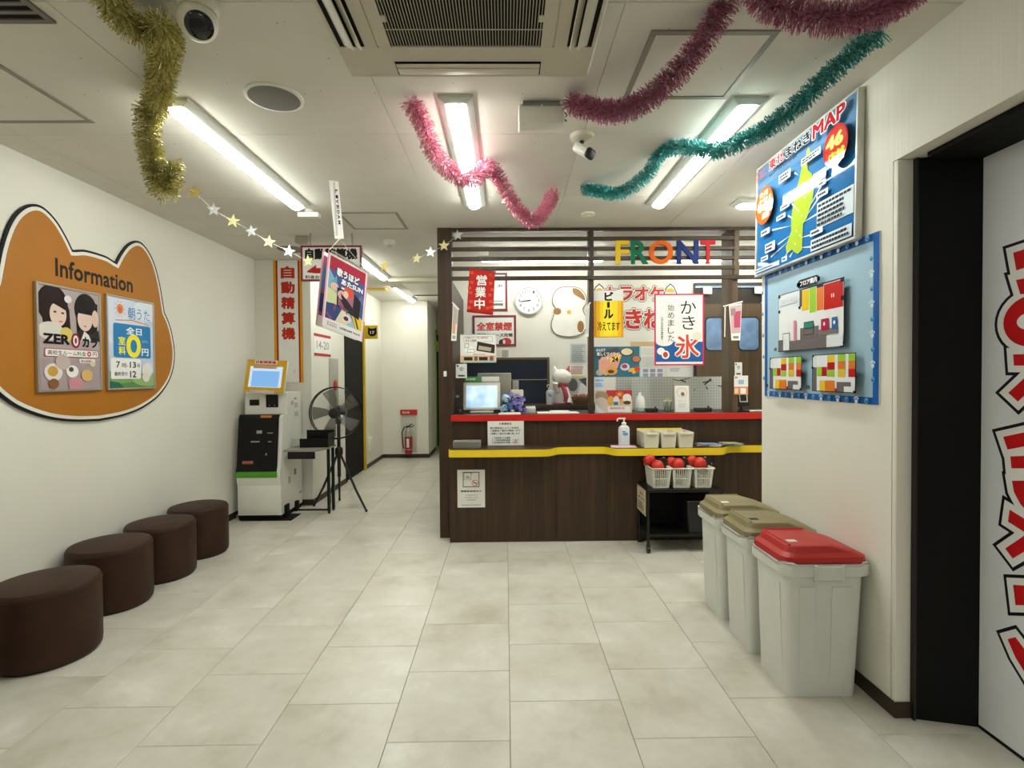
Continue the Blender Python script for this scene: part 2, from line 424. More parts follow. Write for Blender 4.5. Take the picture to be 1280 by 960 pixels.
Mr = Matrix.Translation((DX,0,0)) @ Matrix(((0,0,-1,0),(-1,0,0,0),(0,1,0,0),(0,0,0,1)))
polys = [[dpt(p) for p in q] for q in reds]
lb, lw, lr = MB(), MB(), MB()
KB, KW, KR = ink('#15141a',.3), ink('#e6e6e4',.3), ink('#c41a1c',.3)
for i, q in enumerate(polys):
    lb.flat(offset(q,.034), .0006+i*2e-5, KB, Mr); lw.flat(offset(q,.023), .0012+i*2e-5, KW, Mr); lr.flat(q, .0018, KR, Mr)
lb.flat(offset(ring,.034), .00095, KB, Mr); lw.flat(offset(ring,.023), .0016, KW, Mr); lr.flat(ring, .0018, KR, Mr); lr.flat(hole, .0019, KW, Mr)
for nm, q in (('letter_outline',lb),('letter_border',lw),('letter',lr)):
    q.obj(nm, dr, smooth=0)

# ------------------------------------------------------------------ ceiling lights
HOUS = mat('lamp_housing', '#c9cbc4', .45, var=.02)
def light(label, cx, y0, y1, alongx=False, wide=.15, lamp=LAMPM, drop=0):
    L = y1-y0
    r = thing('ceiling_light', label, 'ceiling light', (cx, y0, ZC-drop) if not alongx else (y0, cx, ZC-drop), (0,0,0) if not alongx else (0,0,-R90), 'white tube ceiling lights')
    h = wide/2
    b = MB()
    b.loft([[(-h,0,0),(h,0,0),(h,L,0),(-h,L,0)], [(-h,0,-.012),(h,0,-.012),(h,L,-.012),(-h,L,-.012)], [(-h*.62,.02,-.028),(h*.62,.02,-.028),(h*.62,L-.02,-.028),(-h*.62,L-.02,-.028)]][::-1], HOUS)
    b.obj('housing', r, smooth=20)
    if drop > 0: MB().box(-.03,.03,.1,L-.1,0,drop,HOUS).obj('spacer', r)
    pts = [(.041*math.cos(a), -.028-.026*math.sin(a)) for a in [math.pi*i/10 for i in range(11)]]
    b = MB(); b.loft([[(x*k,y,-.028+(z+.028)*q) for x,z in pts] for y,k,q in ((.022,.9,.1),(.032,.97,.6),(.05,1,1),(L-.05,1,1),(L-.032,.97,.6),(L-.022,.9,.1))], lamp); b.obj('diffuser', r)
    return r
light('tube ceiling light left of the air conditioner, above the ottomans', -1.42, 2.27, 3.68)
light('tube ceiling light behind the hanging pink garland in the centre', -.205, 2.247, 3.675)
light('tube ceiling light crossed by the teal garland', 1.065, 2.262, 3.672)
light('tube ceiling light running crosswise beside the map board', 3.645, 1.6, 2.7, True)
light('nearer tube ceiling light in the corridor', -1.45, 5.0, 6.36, lamp=LAMPC)
light('farther tube ceiling light in the corridor', -1.45, 7.0, 8.3, lamp=LAMPC)
light('left tube light seen through the wooden slats', 5.0, -.25, .97, True, .1, LAMPD, .07)
light('right tube light seen through the wooden slats behind the letters', 5.0, 1.53, 2.72, True, .1, LAMPD, .07)
for i, x in enumerate((-1.42,.9)):  # unseen fixtures added for light from behind, where the room continues
    light('unseen tube ceiling light assumed behind the camera, ' + ('left' if i == 0 else 'right'), x, -1.7, -.3)

# ------------------------------------------------------------------ air conditioner cassette
ac = thing('air_conditioner', 'large square ceiling air conditioner cassette with grille', 'air conditioner', (-.13, 1.595, ZC))
ZF = -.035
b = MB(); hw = .465
b.loft([[(-hw*s,-hw*s,z),(hw*s,-hw*s,z),(hw*s,hw*s,z),(-hw*s,hw*s,z)] for s, z in ((.97,ZF),(1.0,-.012),(1.0,0))], mat('air_con_rim','#cfcabb',.5))
b.obj('rim', ac, smooth=20)
b = MB(); vo = .441; vi = .354    # four vent slots around the intake panel
for (x0,x1,y0,y1) in ((-hw*.97,hw*.97,vo,hw*.97),(-hw*.97,hw*.97,-hw*.97,-vo),(-hw*.97,-vo,-vo,vo),(vo,hw*.97,-vo,vo)): b.box(x0,x1,y0,y1,ZF-.004,ZF,ACPL)
for sx in (-1,1):
    for sy in (-1,1): b.box(min(sx*.27,sx*vo),max(sx*.27,sx*vo),min(sy*.27,sy*vo),max(sy*.27,sy*vo),ZF-.0038,ZF-.0005,ACPL)
for q in ((-vi,vi,.31,vi),(-vi,vi,-vi,-.31),(-vi,-.31,-.31,.31),(.31,vi,-.31,.31)): b.box(*q,ZF-.0036,ZF-.0005,ACPL)
b.obj('face_panel', ac)
for k in range(4):
    Mk = Matrix.Rotation(k*R90, 4, 'Z')
    MB().box(-.27,.27,vi,vo,ZF-.0008,ZF-.0003,MATTE,M=Mk).obj('vent_slot', ac)
    o = MB().box(-.265,.265,-.026,.026,-.002,.002,ACPL,.001,M=Mk @ Matrix.Translation((0,.412,ZF-.006)) @ Matrix.Rotation(.5 if k else .12,4,'X')).obj('louver', ac)
    MB().box(-.265,.265,-.016,.016,-.0015,.0015,ACPL,M=Mk @ Matrix.Translation((0,.375,ZF-.008)) @ Matrix.Rotation(.7 if k else .15,4,'X')).obj('louver', ac)
b = MB()
vi = .304
for a in ((-vi,vi,.262,vi),(-vi,vi,-vi,-.262),(-vi,-.262,-.262,.262),(.262,vi,-.262,.262)): b.box(*a,ZF-.008,ZF-.001,ACPL,.001,seg=1)
ip = b.obj('intake_frame', ac)
MB().box(-.264,.264,-.264,.264,ZF-.0025,ZF-.0015,MATTE).obj('filter', ac)
b = MB(); gm = mat('air_con_grille','#b7b19c',.5)
for i in range(52): x = -.26+.01*i+.005; b.box(x-.0013,x+.0013,-.262,.262,ZF-.007,ZF-.003,gm)
for y in (-.17,0,.17): b.box(-.262,.262,y-.0018,y+.0018,ZF-.008,ZF-.006,gm)
g = b.obj('grille_bars', ac); g['kind'] = 'stuff'
for x in (-.255,.255): MB().box(x-.008,x+.008,.1,.13,ZF-.010,ZF-.006,ACPL,.001).obj('latch', ac)

# second cassette far down the corridor
a2 = thing('air_conditioner', 'small ceiling air conditioner cassette far down the corridor', 'air conditioner', (-1.0, 7.0, ZC))
MB().box(-.42,.42,-.6,.6,-.05,0,ACPL,.01).obj('body', a2)
MB().box(-.28,.28,-.45,.45,-.052,-.05,WHITE).obj('intake_panel', a2)
MB().box(-.30,.30,.47,.55,-.053,-.05,MATTE).obj('vent_slot', a2)
# ------------------------------------------------------------------ ceiling fittings
FRM = mat('hatch_frame', '#8f8a80', .45, metal=.4)
def hatch(label, x0, x1, y0, y1):
    r = thing('access_hatch', label, 'access hatch', (x0,y0,ZC), group='ceiling access hatches'); w_, h_ = x1-x0, y1-y0; t = .022
    for q in ((0,w_,0,t),(0,w_,h_-t,h_),(0,t,t,h_-t),(w_-t,w_,t,h_-t)): MB().box(*q,-.006,0,FRM,.001,seg=1).obj('frame_bar', r)
    MB().box(t,w_-t,t,h_-t,-.003,0,CEIL).obj('hatch_panel', r)
hatch('square ceiling access hatch crossed by the dark pink garland', .515, .965, 1.83, 2.28)
hatch('square ceiling access hatch above the cat-eared information board', -2.35, -1.90, 2.03, 2.485)
hatch('square ceiling access hatch behind the hanging poster', -1.22, -.78, 3.845, 4.285)
r = thing('ceiling_speaker', 'round grey ceiling loudspeaker grille', 'speaker', (-.975, 2.265, ZC))
MB().lathe([(.118,0),(.118,-.006),(.108,-.009)][::-1], WHITE, 40).obj('rim', r)
MB().lathe([(.104,-.0095),(.09,-.011),(.02,-.0115)][::-1], mat('speaker_mesh','#7d7b74',.7,var=.15,scale=400), 40).obj('grille', r)
r = thing('ceiling_speaker', 'second round ceiling loudspeaker above the payment machine', 'speaker', (-1.99, 4.95, ZC))
MB().lathe([(.128,0),(.128,-.006),(.118,-.009)][::-1], mat('speaker_rim','#8f897a',.6), 40).obj('rim', r)
MB().lathe([(.114,-.0095),(.09,-.011),(.02,-.0115)][::-1], mat('speaker_mesh','#7d7b74',.7,var=.15,scale=400), 40).obj('grille', r)
r = thing('ceiling_sensor', 'small grey box on the ceiling above the hanging arrow sign', 'sensor', (-1.72, 4.52, ZC))
MB().box(-.05,.05,-.04,.04,-.02,0,mat('sensor_grey','#a39d8e',.5),.003).obj('mount', r); MB().box(-.055,.055,-.045,.045,-.06,-.02,mat('sensor_grey','#a39d8e',.5),.006).obj('body', r)
r = thing('dome_camera', 'white ball security camera with black window near the gold tinsel', 'security camera', (-.97, 1.70, ZC))
MB().lathe([(.062,0),(.062,-.02),(.055,-.03)][::-1], CREAM).obj('mount', r)
MB().ball((0,0,-.06), .058, CREAM, 24, 14).obj('ball_housing', r)
b = MB(); b.lathe([(.041,.0),(.041,.008),(.03,.018),(.012,.022)], mat('dark_glass','#0a0c14',.08), 28, M=Matrix.Translation((.02,-.028,-.088)) @ Matrix.Rotation(2.5,4,'X') @ Matrix.Rotation(.35,4,'Y')); b.obj('window', r)
r = thing('bullet_camera', 'small white bullet security camera with black front on ceiling', 'security camera', (.39, 2.63, ZC))
MB().lathe([(.06,0),(.058,-.018),(.03,-.03)][::-1], CREAM).obj('mount', r)
MB().cyl((0,0,-.028),(-.01,-.02,-.062),.011,BLACK).obj('joint', r)
bm_ = Matrix.Translation((0,-.03,-.088)) @ Vector((.62,-.42,-.5)).to_track_quat('X','Z').to_matrix().to_4x4()
MB().box(-.05,.05,-.032,.032,-.024,.024,WHITE,.018,M=bm_,seg=4).obj('body', r)
MB().box(.028,.062,-.0335,.0335,-.0255,.0255,BLACK,.016,M=bm_,seg=4).obj('lens_hood', r)
r = thing('wireless_access_point', 'white box wireless unit on ceiling beside the bullet camera', 'wifi unit', (.165, 2.33, ZC))
MB().box(-.08,.08,-.03,.03,-.02,0,mat('vent_grey','#8e8e8a',.5)).obj('bracket', r)
MB().box(-.1,.1,-.045,.05,-.105,-.018,WHITE,.008).obj('case', r)
for i in range(2):
    MB().box(-.085+i*.088,-.003+i*.088,-.047,-.044,-.03,-.022,mat('vent_grey','#8e8e8a',.5)).obj('vent', r)
MB().tube([(.1,0,-.03),(.115,0,-.05),(.1,0,-.06),(.112,0,-.075)], .003, BLACK, 6).obj('cable', r)
r = thing('smoke_detector', 'flat round smoke detector on ceiling before the counter', 'smoke detector', (.62, 3.9, ZC))
MB().lathe([(.052,0),(.05,-.012),(.03,-.02)][::-1], CREAM).obj('body', r); MB().lathe([(.02,-.02),(.018,-.026)][::-1], CREAM).obj('sensor', r)
r = thing('smoke_detector', 'domed smoke detector on ceiling before the corridor', 'smoke detector', (-1.02, 4.67, ZC))
MB().lathe([(.055,0),(.053,-.02),(.035,-.04)][::-1], WHITE).obj('body', r); MB().lathe([(.025,-.04),(.022,-.05)][::-1], STEEL).obj('sensor', r)
r = thing('emergency_lamp', 'small white sensor box at the end of the left ceiling light', 'sensor', (-1.40, 3.80, ZC))
MB().lathe([(.03,0),(.028,-.02)][::-1], WHITE).obj('stem', r); MB().box(-.075,.075,-.03,.03,-.055,-.02,WHITE,.005).obj('body', r)
r = thing('ceiling_vent', 'dark slotted ceiling vent in the corner above the information board', 'vent', (-1.62, 1.66, ZC))
for q in ((-.13,.13,-.13,-.11),(-.13,.13,.11,.13),(-.13,-.11,-.11,.11),(.11,.13,-.11,.11)): MB().box(*q,-.008,0,mat('vent_grey2','#6f6b64',.5)).obj('frame_bar', r)
MB().box(-.11,.11,-.11,.11,-.002,0,MATTE).obj('opening', r)
for i in range(5): MB().box(-.11,.11,-.09+i*.04,-.075+i*.04,-.007,-.002,mat('vent_grey2','#6f6b64',.5)).obj('slat', r)

# ------------------------------------------------------------------ reception counter
RED = mat('red_laminate', '#c3180f', .35, var=.03); YEL = mat('yellow_laminate', '#e9c81f', .35, var=.03)
DTOP = mat('dark_counter_top', '#1d1611', .4)
ct = thing('reception_counter', 'dark wood reception counter with red top edge and yellow shelf', 'counter', (0,4.14,0))
xs = [-.452,.392,.80,1.62,2.72]
for i in range(4): MB().box(xs[i]+.0006,xs[i+1]-.0006,0,.03,.004,.70,WOOD).obj('front_panel', ct)
xs = [-.428,.42,1.3,2.72]
for i in range(3): MB().box(xs[i]+.0006,xs[i+1]-.0006,.12,.15,.758,.955,WOOD).obj('riser_panel', ct)
edge = [(-.445,.0),(-.445,-.10),(-.435,-.135),(-.40,-.142),(0,-.143),(.28,-.14),(.325,-.13),(.355,-.10),(.385,-.055),(.42,-.03),(.47,-.022),(.72,-.022),(.775,-.03),(.80,-.06),(.82,-.10),(.845,-.13),(.89,-.142),(1.3,-.143),(1.62,-.14),(1.67,-.13),(1.70,-.10),(1.73,-.055),(1.765,-.03),(1.82,-.022),(2.72,-.022)]
b = MB(); b.prism(edge+[(2.72,.13),(-.445,.13)], .70, .755, YEL); b.obj('shelf', ct, smooth=40)
b = MB(); b.prism([(x*1.0+(.004 if x < 0 else 0), y+.004) for x, y in edge]+[(2.72,.13),(-.441,.13)], .755, .759, WOOD); b.obj('shelf_surface', ct, smooth=40)
MB().box(-.43,2.72,.095,.60,.955,1.005,DTOP).obj('counter_top', ct)
MB().box(-.445,2.72,.088,.095,.954,1.007,RED,.002,seg=1).obj('edge_band', ct)
# back ledge under the window
lg = thing('back_ledge', 'dark wood ledge along the back wall behind the counter', 'ledge', (0,5.1,0))
MB().box(-.425,.98,0,.335,1.0,1.03,WOOD).obj('ledge_top', lg); MB().box(-.425,.98,.05,.08,0,1.0,WOOD).obj('ledge_front', lg)
# slatted screen with pillar and posts
ss = thing('slat_screen', 'dark wood screen of horizontal slats above the counter', 'screen', (0,4.265,0))
MB().box(-.545,-.43,0,.12,0,ZC,WOOD).obj('pillar', ss)
for z0,z1 in ((2.492,2.518),(2.414,2.445),(2.334,2.362),(2.255,2.285),(2.177,2.207),(2.098,2.128)):
    MB().box(-.43,2.72,0,.03,z0,z1,WOOD,.002,seg=1).obj('slat', ss)
for x0,x1,d in ((.684,.726,.07),(1.868,1.912,.22)): MB().box(x0,x1,.03,.03+d,1.007,ZC,WOOD if d < .1 else WOOD2).obj('post', ss)
MB().box(1.872,1.908,-.004,.03,2.13,2.49,WOOD2).obj('slat_batten', ss); MB().box(.69,.722,-.004,.03,2.13,2.49,WOOD).obj('slat_batten', ss)
MB().box(-.503,-.478,-.012,0,1.318,1.362,WHITE,.004).obj('wall_hook', ss)
# FRONT letters
for ch, col, cn, x0, x1 in (('F','#e2bb1c','yellow',.897,1.006),('R','#0c6c4a','green',1.02,1.161),('O','#dd6414','orange',1.168,1.362),('N','#1c3070','navy blue',1.395,1.569),('T','#c0242c','red',1.589,1.706)):
    b = MB(); b.text(ch, x0, 2.218, x1, 2.405, 0, mat('letter_'+cn, col, .5, spec=.15), .02, .011, Matrix.Translation((0,4.252,0)) @ Matrix(((1,0,0,0),(0,0,-1,0),(0,1,0,0),(0,0,0,1))))
    tag(b.obj('sign_letter', smooth=30), cn+' letter '+ch+' mounted on the wooden slats', 'sign letter', 'letters spelling FRONT')
# clear vinyl between the posts
VY = 4.335
VIN = clear('clear_vinyl', amount=.985, rough=.25)
for lab, x0, x1 in (('clear vinyl sheet between the pillar and the first post', -.425,.683),('clear vinyl sheet hung behind the shaved ice poster',.727,1.866)):
    o = tag(MB().box(x0,x1,VY,VY+.001,1.007,2.1,VIN).obj('vinyl_sheet'), lab, 'vinyl sheet')

def flat_at(name, label, cat, x0, y0, x1, y1, Y, t=.0015, paper=PAPER, rough=.5, group=None, part='sheet'):
    """sheet facing the room at depth Y, spanning photo columns x0..x1 and rows y0..y1"""
    a = at(x0, y1, 1, Y); c = at(x1, y0, 1, Y)
    w_, h_ = c.x-a.x, c.z-a.z
    r = sheet(name, label, cat, (a.x, Y, a.z), FACE, w_, h_, t, paper, group=group, part=part)
    return r, Print(w_, h_, t, rough)
FY = VY-.0005
def greek(p, x0, y0, x1, y1, n, c, fill=.62, jag=True, bars=6):
    """rows of small unreadable print"""
    h = (y1-y0)/n; rnd = random.Random(int((x0+y0)*1000)+n)
    for i in range(n):
        b = y1-(i+1)*h+h*(1-fill)/2; x = x0; e = x1-(rnd.random()*.25*(x1-x0) if jag else 0)
        while x < e-1e-6:
            q = min(e, x+(x1-x0)/bars*(.5+rnd.random()*.6)); p.rect(x, b, q, b+h*fill, c); x = q+(x1-x0)/bars*.12
# shaved ice poster
r, p = flat_at('poster', 'white poster for shaved ice with pink border and blue bottom', 'poster', 818,367,880,457, FY)
p.rect(0,0,1,1,'#cf2a62').rect(.03,.02,.97,.98,'#ecebe8').rect(.03,.035,.97,.33,'#2b5f9e').rect(.03,.02,.97,.05,'#ecebe8')
p.oval(.2,.33,.17,.06,'#ecebe8').oval(.75,.33,.13,.035,'#2b5f9e')
p.text('か',.53,.72,.84,.9,'#191718',.0).text('き',.56,.5,.82,.69,'#191718',.0)
p.text('氷',.4,.09,.93,.45,'#efeeea',.075).text('氷',.42,.1,.9,.43,'#d8493a',.02)
p.vtext('始めました',.27,.33,.4,.86,'#3a3838',.0).vtext('いろいろな味があります',.13,.36,.175,.68,'#2d2b2b',.02)
p.oval(.13,.2,.08,.05,'#f0efec').oval(.22,.15,.08,.06,'#f0efec').oval(.22,.15,.05,.04,'#c8433c').oval(.86,.41,.09,.06,'#e6dcc8').done(r)
# beer poster
r, p = flat_at('poster', 'beer mug poster in yellow and orange with white foam top', 'poster', 742.5,363,779,422, FY)
p.rect(0,0,1,.79,'#e09a1c').rect(.08,.02,.92,.79,'#efb71e').rect(.2,.02,.8,.79,'#f6d52e').rect(.32,.02,.62,.79,'#f9e338').rect(0,.78,1,1,'#e9e7e2')
p.text('ビ',.36,.78,.66,.97,'#1a1413',.05).text('ー',.45,.63,.54,.76,'#1a1413',.08).text('ル',.34,.4,.66,.6,'#1a1413',.05)
p.text('冷えてます',.12,.14,.88,.34,'#1a1413',.02).done(r)
# food flyer
r, p = flat_at('poster', 'food menu flyer with photographs of dishes on teal ground', 'poster', 742.5,433,801,471.5, FY)
p.rect(0,0,1,1,'#3c6a7c').rect(.97,0,1,1,'#8fcfd0').poly([(.1,.55),(.35,.8),(.6,.75),(.5,.3),(.25,.05),(.1,.2)],'#d79a86').poly([(.0,.75),(.5,.98),(.55,.85),(.1,.6)],'#4b4a52')
p.text('みんなで',.05,.84,.24,.94,'#f0efe8',.03).text('楽しくワイワイ!',.06,.7,.55,.82,'#f0efe8',.03).text('パーティー',.14,.56,.44,.67,'#f3e9e2',.03)
p.poly([(.34,.48),(.54,.6),(.56,.72),(.37,.62)],'#f0d22c').text('24',.38,.5,.52,.66,'#2a2926',.05)
p.oval(.7,.82,.15,.14,'#4e4336').oval(.7,.83,.12,.11,'#d8cba9').oval(.9,.58,.1,.13,'#5b4a3c').oval(.9,.59,.08,.1,'#b5765a').oval(.37,.2,.13,.13,'#d89b4e').oval(.36,.18,.07,.06,'#5a3a20')
p.oval(.66,.33,.1,.12,'#c9c4d6').oval(.65,.35,.06,.07,'#a8405a').oval(.82,.2,.09,.1,'#d8b43a').oval(.92,.25,.06,.1,'#c9442f').oval(.77,.12,.05,.05,'#3d5f9e').oval(.12,.15,.08,.1,'#b8a892').done(r)
# coupon flyer on the left sheet
r, p = flat_at('flyer', 'white coupon flyer with black ticket on the vinyl sheet', 'flyer', 575.5,417.5,620,453.5, FY)
p.rect(0,.97,1,1,'#8fcac4').rect(0,0,1,.04,'#8fcac4').rect(.02,.04,.98,.25,'#e8b48c').frame(.1,.73,.9,.92,.008,'#8f8d88').text('お得なクーポン配信中',.14,.84,.78,.9,'#c0403a',.03)
p.text('今すぐ登録',.14,.75,.45,.81,'#3a3a3a',.02).poly([(.45,.42),(.95,.32),(.97,.62),(.48,.74)],'#3a2d26').poly([(.5,.46),(.85,.39),(.87,.52),(.52,.6)],'#b7a894')
p.poly([(.1,.4),(.38,.32),(.42,.52),(.2,.62)],'#f6f5f1').frame(.12,.52,.24,.68,.01,'#4a4a48').frame(.2,.36,.4,.48,.008,'#6a6a68').text('登録は無料',.35,.27,.7,.31,'#b85a50',.02)
p.rect(.1,.08,.34,.2,'#2b2a2a').rect(.52,.08,.76,.2,'#2b2a2a').rect(.39,.07,.48,.22,'#6a6560').rect(.82,.07,.92,.22,'#6a6560').done(r)
def wifi(label, x0,y0,x1,y1,Y):
    r, p = flat_at('notice', label, 'notice', x0,y0,x1,y1, Y)
    p.rr(.06,.05,.94,.95,'#d9d9d6',.06).rect(.2,.1,.8,.22,'#4a4a4a')
    for k, q in enumerate((.34,.24,.14)):
        p.poly([(.5+q*math.cos(a),.42+q*math.sin(a)) for a in (math.pi*.25,math.pi*.4,math.pi*.5,math.pi*.6,math.pi*.75)]+[(.5+(q-.05)*math.cos(a),.42+(q-.05)*math.sin(a)) for a in (math.pi*.75,math.pi*.6,math.pi*.5,math.pi*.4,math.pi*.25)],'#5b6f66')
    p.rect(.08,.8,.25,.92,'#333333').done(r)
wifi('small wireless notice on the vinyl sheet above the register', 570,455,583.5,472.5, FY)
wifi('small wireless notice on the wood post', 918.5,453,927.5,470, 4.29)
r, p = flat_at('notice', 'white and orange leaflet hanging on the wood post above the card reader', 'notice', 917.5,469.5,935,493.5, 4.286)
p.rect(0,0,1,.42,'#dd8e58').rect(.45,.05,.85,.35,'#f0eee9').rect(.05,.08,.3,.34,'#e8cdb2').rect(.3,.55,.7,.78,'#9db7dd').text('登録',.05,.86,.25,.96,'#c23a34',.03).done(r)
r, p = flat_at('notice', 'pale blue notice slip below the food flyer', 'notice', 743,472,755,485.5, FY)
p.rect(0,0,1,1,'#bccde4').text('お知らせ',.1,.65,.9,.85,'#3b5fa5',.03); greek(p,.1,.15,.9,.5,2,'#7f95bb'); p.done(r)
# red open-for-business banner
r = thing('cloth_banner', 'small red cloth banner with white writing hanging from the slats', 'banner', (0,4.245,0))
c4 = [at(*q,1,4.245) for q in ((587,335.5),(619,340),(616,394),(583.5,390))]
def bil(u, v): return (c4[0]*(1-u)+c4[1]*u)*v+(c4[3]*(1-u)+c4[2]*u)*(1-v)
RC = mat('red_cloth','#c21f16',.8,bump=.3,bscale=300)
vs = []; N = 10
for j in range(N+1):
    for i in range(N+1):
        q = bil(i/N, j/N); vs.append((q.x, math.sin(i*.9)*.006*(1-j/N)-.004, q.z))
b = MB(); b.add(vs, [(j*(N+1)+i, j*(N+1)+i+1, (j+1)*(N+1)+i+1, (j+1)*(N+1)+i) for j in range(N) for i in range(N)], RC); o = b.obj('cloth', r); sm = o.modifiers.new('solid','SOLIDIFY'); sm.thickness = .0015
b = MB(); m2 = ink('#d9553f',.8)
for i,(u,v) in enumerate([(.1,.9),(.9,.88),(.12,.68),(.85,.72),(.93,.58),(.1,.45),(.85,.45),(.14,.24),(.9,.3),(.8,.14),(.08,.1),(.83,.9),(.05,.55),(.95,.18)]):
    q = bil(u,v); b.box(q.x-.014,q.x+.014,-.0135,-.013,q.z-.012,q.z+.012,m2)
b.obj('printed_graphics', r)
b = MB()
for k, ch in enumerate('営業中'):
    q = bil(.5,.76-.27*k); b.text(ch, q.x-.042-.003*k, q.z-.042, q.x+.042-.003*k, q.z+.042, 0, ink('#f0ece6',.8), .035, 0, Matrix.Translation((0,-.0145,0)) @ Matrix(((1,0,0,0),(0,0,-1,0),(0,1,0,0),(0,0,0,1))))
b.obj('lettering', r, smooth=0)
a, c = at(586,336,1,4.245), at(620,340,1,4.245)
MB().cyl((a.x,0,a.z),(c.x,0,c.z),.004,WOOD,n=8).obj('rod', r)
# two small hanging advertising strips on white arms
def strip(label, arm0, arm1, q, Y, cols):
    r = thing('hanging_strip', label, 'hanging sign', (0,Y,0))
    A, B = at(*arm0,1,Y), at(*arm1,1,Y)
    MB().tube([(A.x,0,A.z),((A.x+B.x)/2,-.002,(A.z+B.z)/2),(B.x,0,B.z)], .006, WHITE, 6).obj('arm', r)
    P4 = [at(*k,1,Y) for k in q]
    b = MB(); b.add([(k.x,-.004,k.z) for k in P4]+[(k.x,-.002,k.z) for k in P4], [(3,2,1,0),(4,5,6,7),(0,1,5,4),(1,2,6,5),(2,3,7,6),(3,0,4,7)], PAPER); b.obj('sheet', r)
    b = MB(); e = lambda u,v: (P4[0]*(1-u)+P4[1]*u)*v+(P4[3]*(1-u)+P4[2]*u)*(1-v)
    for i,(u0,v0,u1,v1,c) in enumerate(cols):
        K = [e(u0,v0),e(u1,v0),e(u1,v1),e(u0,v1)]; b.add([(k.x,-.0045-.0002*i,k.z) for k in K], [(0,1,2,3)], ink(c))
    b.obj('printed_graphics', r, smooth=0); return r
strip('thin white advertising strip hanging beside the pillar', (565.5,378),(574,387), [(566.5,379),(573,386),(570.5,426),(564,426)], 4.26, [(.1,.5,.9,.95,'#b8aaa4'),(.1,.2,.7,.5,'#d9a58c'),(.2,.05,.8,.15,'#aaa9a6')])
o = strip('pink and white advertising strip hanging on the right post', (904,383),(928,377), [(911,382),(927,379),(925,425.5),(914,425.5)], 4.24, [(.05,.2,.95,.97,'#c9a9ab'),(.35,.35,.95,.8,'#b9506a'),(.1,.7,.5,.9,'#9a7f86'),(.2,.05,.8,.12,'#8a8a88')])
b = MB(); q0, q1 = at(906,384,1,4.24), at(905.5,421,1,4.24); b.cyl((q0.x,-.006,q0.z),(q1.x,-.006,q1.z),.005,WHITE,n=8); b.obj('bracket', o)
q0 = at(737.5,378,1,4.26); q1 = at(734,420,1,4.26)
strip('narrow grey advertising strip hanging on the middle post', (738,378),(732,386), [(731,384),(737,380),(735.5,421),(732,421)], 4.26, [(.1,.1,.9,.9,'#cfcdc9')])
# ------------------------------------------------------------------ back wall
W1 = YB-.001
# dark window with wooden frame
a, c = at(584,505,1,W1), at(684,449,1,W1)
wn = struct(MB().box(a.x,c.x,YB-.012,YB-.004,a.z,c.z,mat('dark_glass2','#0a1830',.08,spec=.2,var=.5,scale=3)).obj('window_1'), 'dark interior window with brown wooden frame')
for q in ((a.x-.02,c.x+.02,c.z-.005,c.z+.02),(a.x-.02,c.x+.02,a.z-.03,a.z),(a.x-.02,a.x,a.z,c.z),(c.x,c.x+.022,a.z,c.z)): MB().box(q[0],q[1],YB-.03,YB,q[2],q[3],WOOD2,.002,seg=1).obj('window_frame', wn)
MB().box(a.x,c.x,YB-.02,YB-.012,a.z+.245,a.z+.25,STEEL).obj('window_rail', wn)
# clock
ck = thing('wall_clock', 'round white wall clock with black numerals', 'clock', (.246,YB,2.092), FACE)
MB().lathe([(.148,0),(.15,.012),(.147,.03),(.134,.036),(.128,.024)], mat('clock_rim','#d9d9d6',.3), 48, caps=False).obj('rim', ck)
dl_ = MB().lathe([(.13,.02),(.13,.024)], mat('clock_face','#e6e7e6',.4,var=0), 48).obj('dial', ck)
b = MB()
for h in range(1,13):
    a_ = R90-h*math.pi/6; x, y = .1*math.cos(a_), .1*math.sin(a_); s_ = .015 if h < 10 else .02; b.text(str(h), x-s_*.7, y-.014, x+s_*.7, y+.014, .0245, ink('#55565a'), .01)
b.obj('numerals', dl_, smooth=0)
def hand(name, ang, ln, w_, z):
    d = Vector((math.cos(ang), math.sin(ang))); n = Vector((-d.y,d.x)); b = MB()
    b.prism([tuple(d*-.02+n*w_),tuple(d*-.02-n*w_),tuple(d*ln-n*w_*.6),tuple(d*ln+n*w_*.6)], z, z+.0015, ink('#2b2b2d')); b.obj(name, ck)
hand('hour_hand', R90-(8+44/60)*math.pi/6, .065, .0045, .027); hand('minute_hand', R90-44*math.pi/30, .1, .003, .029)
MB().cyl((0,0,.026),(0,0,.033),.006,BLACK,n=12).obj('hub', ck)
# blank cut-out plaque
pq = thing('wall_plaque', 'white cut-out wall plaque with brown patches beside the clock', 'plaque', (.66,YB,1.98), FACE)
out = [(0,.25),(.1,.235),(.165,.17),(.175,.09),(.14,.02),(.17,-.06),(.18,-.14),(.14,-.22),(.05,-.255),(-.05,-.255),(-.14,-.225),(-.18,-.15),(-.16,-.06),(-.13,.02),(-.165,.09),(-.155,.17),(-.1,.235)]
sp = [(v.x,v.y) for v in spline([(x,y,0) for x,y in out], 5, True)]
MB().prism(offset(sp,.008), 0, .014, mat('plaque_edge','#7d6a50',.5)).obj('edge', pq); MB().prism(sp, .013, .0155, mat('plaque_white','#eae7df',.5)).obj('face', pq)
b = MB(); BR = ink('#9a6f3f')
b.flat([(v.x,v.y) for v in spline([(.04,.235,0),(.1,.225,0),(.155,.165,0),(.165,.11,0),(.11,.14,0),(.05,.18,0)],4,True)], .0157, BR)
b.flat(ell(-.12,.0,.04,.035), .0157, BR); b.flat(ell(.12,-.16,.035,.06), .0157, BR); b.flat(ell(0,-.01,.022,.022), .0158, ink('#d9a63a')); b.obj('patch', pq, smooth=0)
